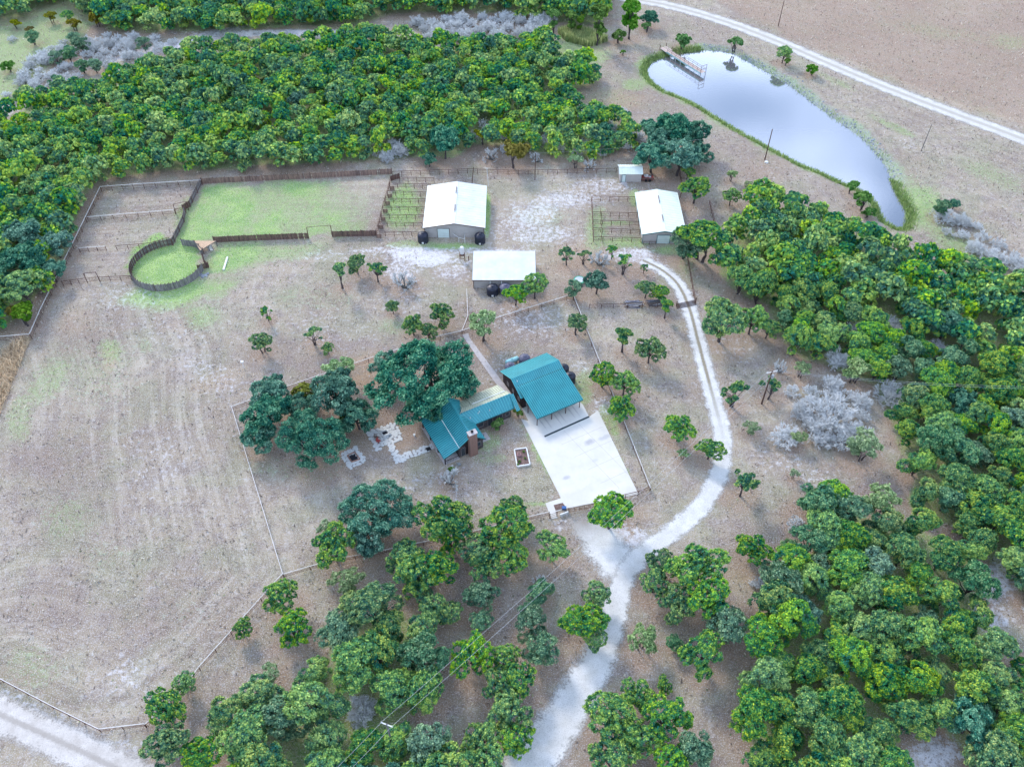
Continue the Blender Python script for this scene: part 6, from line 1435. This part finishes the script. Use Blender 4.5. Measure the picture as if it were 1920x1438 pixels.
for v in (-1.0, 1.0): MB().tube(D(Ld, v, -1.5), D(Ld, v, DZ + 2.1), .06, n=7).build("end_post", M['rust'], t); MB().tube(D(0, v * 1.2, 0), D(0, v * 1.2, 1.5), .09, n=7).build("shore_post", M['rust'], t)
for z in (2.1, 1.0): MB().tube(D(Ld, -1, DZ + z), D(Ld, 1, DZ + z), .05, n=6).build("end_bar", M['rust'], t)

# ------------------------------------------------------------------ odds and ends in the yard
def lumber(label, px0, px1, seed):
    a, b = np.array(G(*px0)), np.array(G(*px1)); t = thing("lumber_pile", label, "lumber pile", tuple((a + b) / 2)); r = random.Random(seed); u = (b - a) / np.linalg.norm(b - a); n_ = np.array((-u[1], u[0], 0)); L = np.linalg.norm(b - a)
    for k in range(34):
        f = r.uniform(-.15, .15); v = r.uniform(-.9, .9); z = .12 + .9 * (1 - abs(v)) * r.random(); l_ = L * r.uniform(.45, .95) / 2; c_ = (a + b) / 2 + u * f * L + n_ * v; tw = r.uniform(-.18, .18)
        d = u * math.cos(tw) + n_ * math.sin(tw); MB().beam((*(c_ - d * l_)[:2], z), (*(c_ + d * l_)[:2], z + r.uniform(-.1, .1)), r.uniform(.08, .25), r.uniform(.05, .12)).build("plank", M[r.choice(['lumber', 'lumber', 'pole_grey', 'rail'])], t)
lumber("left pile of grey salvaged lumber against the rusty fence", (1168, 572), (1204, 571), 3)
lumber("right pile of grey salvaged lumber under the slim junipers", (1213, 570), (1242, 569), 4)
g_ = G(1086, 528); t = thing("green_tub", "pale green stock tub half hidden under the dark oak", "tub", g_); MB().lathe(g_, [(1.1, 0), (1.2, .5), (1.25, .55)], 20).build("basin", M['green'], t); MB().lathe((g_[0], g_[1], .56), [(.95, 0), (.95, .01)], 20).build("rim", M['white'], t)
# flatbed with machinery beside the pump house
x_, y_, _z = G(1214, 337); t = thing("farm_trailer", "dark red utility trailer loaded with junk beside the pump house", "trailer", (x_, y_, 0))
MB().box(x_ - 1.5, y_ - .9, .5, x_ + 1.4, y_ + .9, .65).build("bed", M['red'], t)
for a in (-.5, .4):
    for b in (-1.0, 1.0): MB().tube((x_ + a, y_ + b - .1, .35), (x_ + a, y_ + b + .1, .35), .35, n=14).build("wheel", M['black'], t)
MB().beam((x_ - 2.4, y_, .5), (x_ - 1.4, y_, .55), .12, .12).build("drawbar", M['black'], t)
for b in (-.88, .88): MB().box(x_ - 1.5, y_ + b - .04, .65, x_ + 1.4, y_ + b + .04, 1.0).build("side_rail", M['brown_trim'], t)
r = random.Random(8)
for k in range(8):
    a, b = r.uniform(-1.1, 1.0), r.uniform(-.6, .6); MB().hexa([(x_ + a + .3 * i + r.uniform(-.1, .1), y_ + b + .25 * j + r.uniform(-.1, .1), z) for z in (.65, .9 + r.uniform(0, .5)) for i, j in ((-1, -1), (1, -1), (1, 1), (-1, 1))]).build("load", M[r.choice(['pole_grey', 'steel', 'slat_dark', 'white'])], t)
x_, y_, _z = G(1199, 330); t = thing("junk_heap", "dark heap of scrap between pump house and trailer", "scrap", (x_, y_, 0))
for k in range(7): a, b = r.uniform(-.5, .5), r.uniform(-.8, .8); MB().beam((x_ + a, y_ + b, .1), (x_ + a + r.uniform(-.6, .6), y_ + b + .8, r.uniform(.3, 1.0)), .2, .15).build("scrap", M['black'], t)
x_, y_, _z = G(458, 690); t = thing("yard_hydrant", "white capped standpipe alone on the open field", "hydrant", (x_, y_, 0)); MB().tube((x_, y_, 0), (x_ - .1, y_ + .1, 1.5), .06).build("pipe", M['white'], t); MB().box(x_ - .35, y_ - .1, 1.5, x_ + .2, y_ + .3, 1.75).build("cap", M['white'], t)
x_, y_, _z = G(879, 489); t = thing("bollard", "short rusty post at the workshop corner", "post", (x_, y_, 0)); MB().tube((x_, y_, 0), (x_, y_, 1.3), .1).build("post", M['rust'], t)
x_, y_, _z = G(916, 350); t = thing("antenna_mast", "thin pale mast at the back right corner of the largest barn", "mast", (x_, y_, 0)); MB().tube((x_, y_, 0), (x_ - .3, y_, 5.2), .06).build("mast", M['white'], t); MB().beam((x_ - .7, y_, 5.1), (x_ + .1, y_, 5.1), .05, .05).build("antenna", M['white'], t)
x_, y_, _z = G(384, 515); t = thing("rock_heap", "little heap of pale rocks against the lower wall of the round pen", "rocks", (x_, y_, 0))
for k in range(22):
    a, b = r.gauss(-.6, 1.0), r.gauss(0, .4) - .3; s_2 = r.uniform(.15, .35); mb = MB(); mb.lathe((x_ + a, y_ + b, 0), [(s_2, 0), (s_2 * 1.05, s_2 * .4), (s_2 * .5, s_2 * .9)], 6); mb.build("rock", M['rock'], t)
x_, y_, _z = G(1437, 305); t = thing("pole_marker", "small white stone at the foot of the slope pole", "stone", (x_, y_, 0)); MB().lathe((x_, y_, 0), [(.5, 0), (.45, .25), (.2, .32)], 7).build("boulder", M['white'], t)

# ------------------------------------------------------------------ grass, reeds, rocks: what nobody could count
def blades(name, P_, Hh, Ww, lm, label, cat, seed, lean=.35):
    r = np.random.default_rng(seed); n = len(P_); a = r.uniform(0, 6.28, n); d = np.stack([np.cos(a), np.sin(a), 0 * a], 1) * Ww[:, None] / 2
    tip = P_ + np.stack([r.normal(size=n) * lean * Hh, r.normal(size=n) * lean * Hh, Hh], 1)
    V = np.stack([P_ - d, P_ + d, tip + d * .25, tip - d * .25], 1).reshape(-1, 3); c = r.uniform(0, 1, (n, 2)); Cc = np.repeat(np.stack([c[:, 0], c[:, 1], c[:, 0] * 0, np.ones(n)], 1), 4, 0)
    me = np_mesh(name, V, np.arange(4 * n).reshape(n, 4), LEAF[lm], {'leaf': Cc}); o = bpy.data.objects.new(name, me); COL.objects.link(o); tag(o, label, cat, kind='stuff')
def ground_z(x, y):
    d = segdist(x, y, POND, True); s = np.where(inpoly(x, y, POND), -d, d)
    return np.where(s < 0, WZ - .2, WZ * (1 - sstep(0, 2.6, s)))
r = np.random.default_rng(9); lo, hi = np.min(POND, 0) - 6, np.max(POND, 0) + 6; Pn = r.uniform(lo, hi, (260000, 2))
dd = segdist(Pn[:, 0], Pn[:, 1], POND, True); ss = np.where(inpoly(Pn[:, 0], Pn[:, 1], POND), -dd, dd); qx, qy = PX(Pn[:, 0], Pn[:, 1])
far_side = (qy < 70 + (qx - 1290) / 630 * 430)
k = (ss > -.3) & (ss < 1.5 + r.normal(size=len(ss)) * .6) & ((~far_side) | (r.random(len(ss)) < .05)); B_ = Pn[k][:24000]; z_ = ground_z(B_[:, 0], B_[:, 1])
blades("bank_grass", np.stack([B_[:, 0], B_[:, 1], z_], 1), r.uniform(.35, 1.0, len(B_)), r.uniform(.10, .22, len(B_)), 'G', "green rushes fringing the pond bank", "grass", 1)
RB = [G(x, y)[:2] for x, y in [(1045, 62), (1080, 58), (1120, 66), (1140, 78), (1105, 90), (1060, 78)]]; lo, hi = np.min(RB, 0), np.max(RB, 0); Pn = r.uniform(lo, hi, (9000, 2)); Pn = Pn[inpoly(Pn[:, 0], Pn[:, 1], RB)]
blades("reed_bed", np.c_[Pn, np.zeros(len(Pn))], r.uniform(1.2, 2.4, len(Pn)), r.uniform(.12, .3, len(Pn)), 'C', "tawny reed bed below the columnar willows", "reeds", 2, .1)
LG = [G(x, y)[:2] for x, y in [(42, 632), (58, 634), (40, 680), (20, 730), (0, 780), (-20, 800), (-20, 720), (5, 660)]]; lo, hi = np.min(LG, 0), np.max(LG, 0); Pn = r.uniform(lo, hi, (3500, 2)); Pn = Pn[inpoly(Pn[:, 0], Pn[:, 1], LG)]
blades("tall_dry_grass", np.c_[Pn, np.zeros(len(Pn))], r.uniform(.5, 1.4, len(Pn)), r.uniform(.10, .22, len(Pn)), 'S', "strip of tall straw grass along the left edge fence line", "grass", 3, .6)
# tufts over the pasture, thicker where it is rough
n_ = 150000; ty = 42 + 250 * r.random(n_) ** .8; tx = r.uniform(-1, 1, n_) * (ty * .62 + 45); qx, qy = PX(tx, ty)
dn = .25 + .75 * lump(tx, ty, .2, 21); dn *= np.where((qx > 1290) & (qy < 480) & (qx < 2000), 1.0, .55)
d1 = np.min([segdist(tx, ty, ROADW[k_][::4]) for k_ in ROADW], 0)
pads = [pad]; okm = (r.random(n_) < dn) & (d1 > 3.0) & (np.hypot(tx - PCX, ty - PCY) > PR + .5) & (segdist(tx, ty, POND, True) > 4) & ~inpoly(tx, ty, POND) & ~inpoly(tx, ty, pad)
okm &= ~((tx > -20.3) & (tx < 5.5) & (ty > 136) & (ty < 172)) & ~((tx > 28) & (tx < 39.5) & (ty > 152) & (ty < 170))
fa = (tx - OX) * math.cos(A_) + (ty - OY) * math.sin(A_); fb = (tx - OX) * math.sin(A_) - (ty - OY) * math.cos(A_); okm &= ~((fa > -19) & (fa < 10) & (fb > -14) & (fb < 2.5))
okm &= ~((qx > 600) & (qx < 810) & (qy > 780) & (qy < 885))
T_ = np.c_[tx, ty, np.zeros(n_)][okm]; qx, qy = qx[okm], qy[okm]
gl = r.random(len(T_)) < np.where(inpoly(qx, qy, [(330, 455), (375, 345), (730, 335), (700, 440), (620, 520), (380, 560), (240, 540)]), .95, .10)
lawn = inpoly(qx, qy, [(330, 455), (375, 345), (730, 335), (700, 440)])
T1 = T_[~gl]; T2 = T_[gl & ~lawn]
blades("dry_grass_tufts", T1, r.uniform(.10, .38, len(T1)), r.uniform(.14, .40, len(T1)), 'D', "dry grass tufts over the pasture", "grass", 4, .6)
blades("green_grass_tufts", T2, r.uniform(.08, .24, len(T2)), r.uniform(.14, .36, len(T2)), 'G', "green weeds over the pasture", "grass", 5, .6)
# rip-rap along the far bank
P_ = []; r2 = random.Random(12); mb = MB()
for i in range(len(POND)):
    a = np.array(POND[i]); b = np.array(POND[(i + 1) % len(POND)]); xm, ym = PX(*((a + b) / 2))
    if ym > 72 + (xm - 1290) / 630 * 430: continue
    u = (b - a) / np.linalg.norm(b - a); nn = np.array((-u[1], u[0])); 
    if inpoly(*(a + nn * .5), POND): nn = -nn
    for k in range(int(np.linalg.norm(b - a) * 5)):
        q = a + u * r2.uniform(0, np.linalg.norm(b - a)) + nn * (abs(r2.gauss(0, 1.3)) - .2); s2 = r2.uniform(.15, .5); z = float(ground_z(np.array([q[0]]), np.array([q[1]]))[0])
        vs = [(q[0] + s2 * math.cos(t_ + r2.uniform(-.3, .3)) * r2.uniform(.7, 1), q[1] + s2 * math.sin(t_) * r2.uniform(.7, 1), z - .05) for t_ in (0, 1.26, 2.5, 3.8, 5.0)]; tp = (q[0] + r2.uniform(-.1, .1), q[1] + r2.uniform(-.1, .1), z + s2 * r2.uniform(.4, .8))
        mb.add(vs + [tp], [(j, (j + 1) % 5, 5) for j in range(5)])
o = mb.build("shore_rocks", M['rock']); tag(o, "grey stones lining the far shore of the pond", "rocks", kind='stuff')
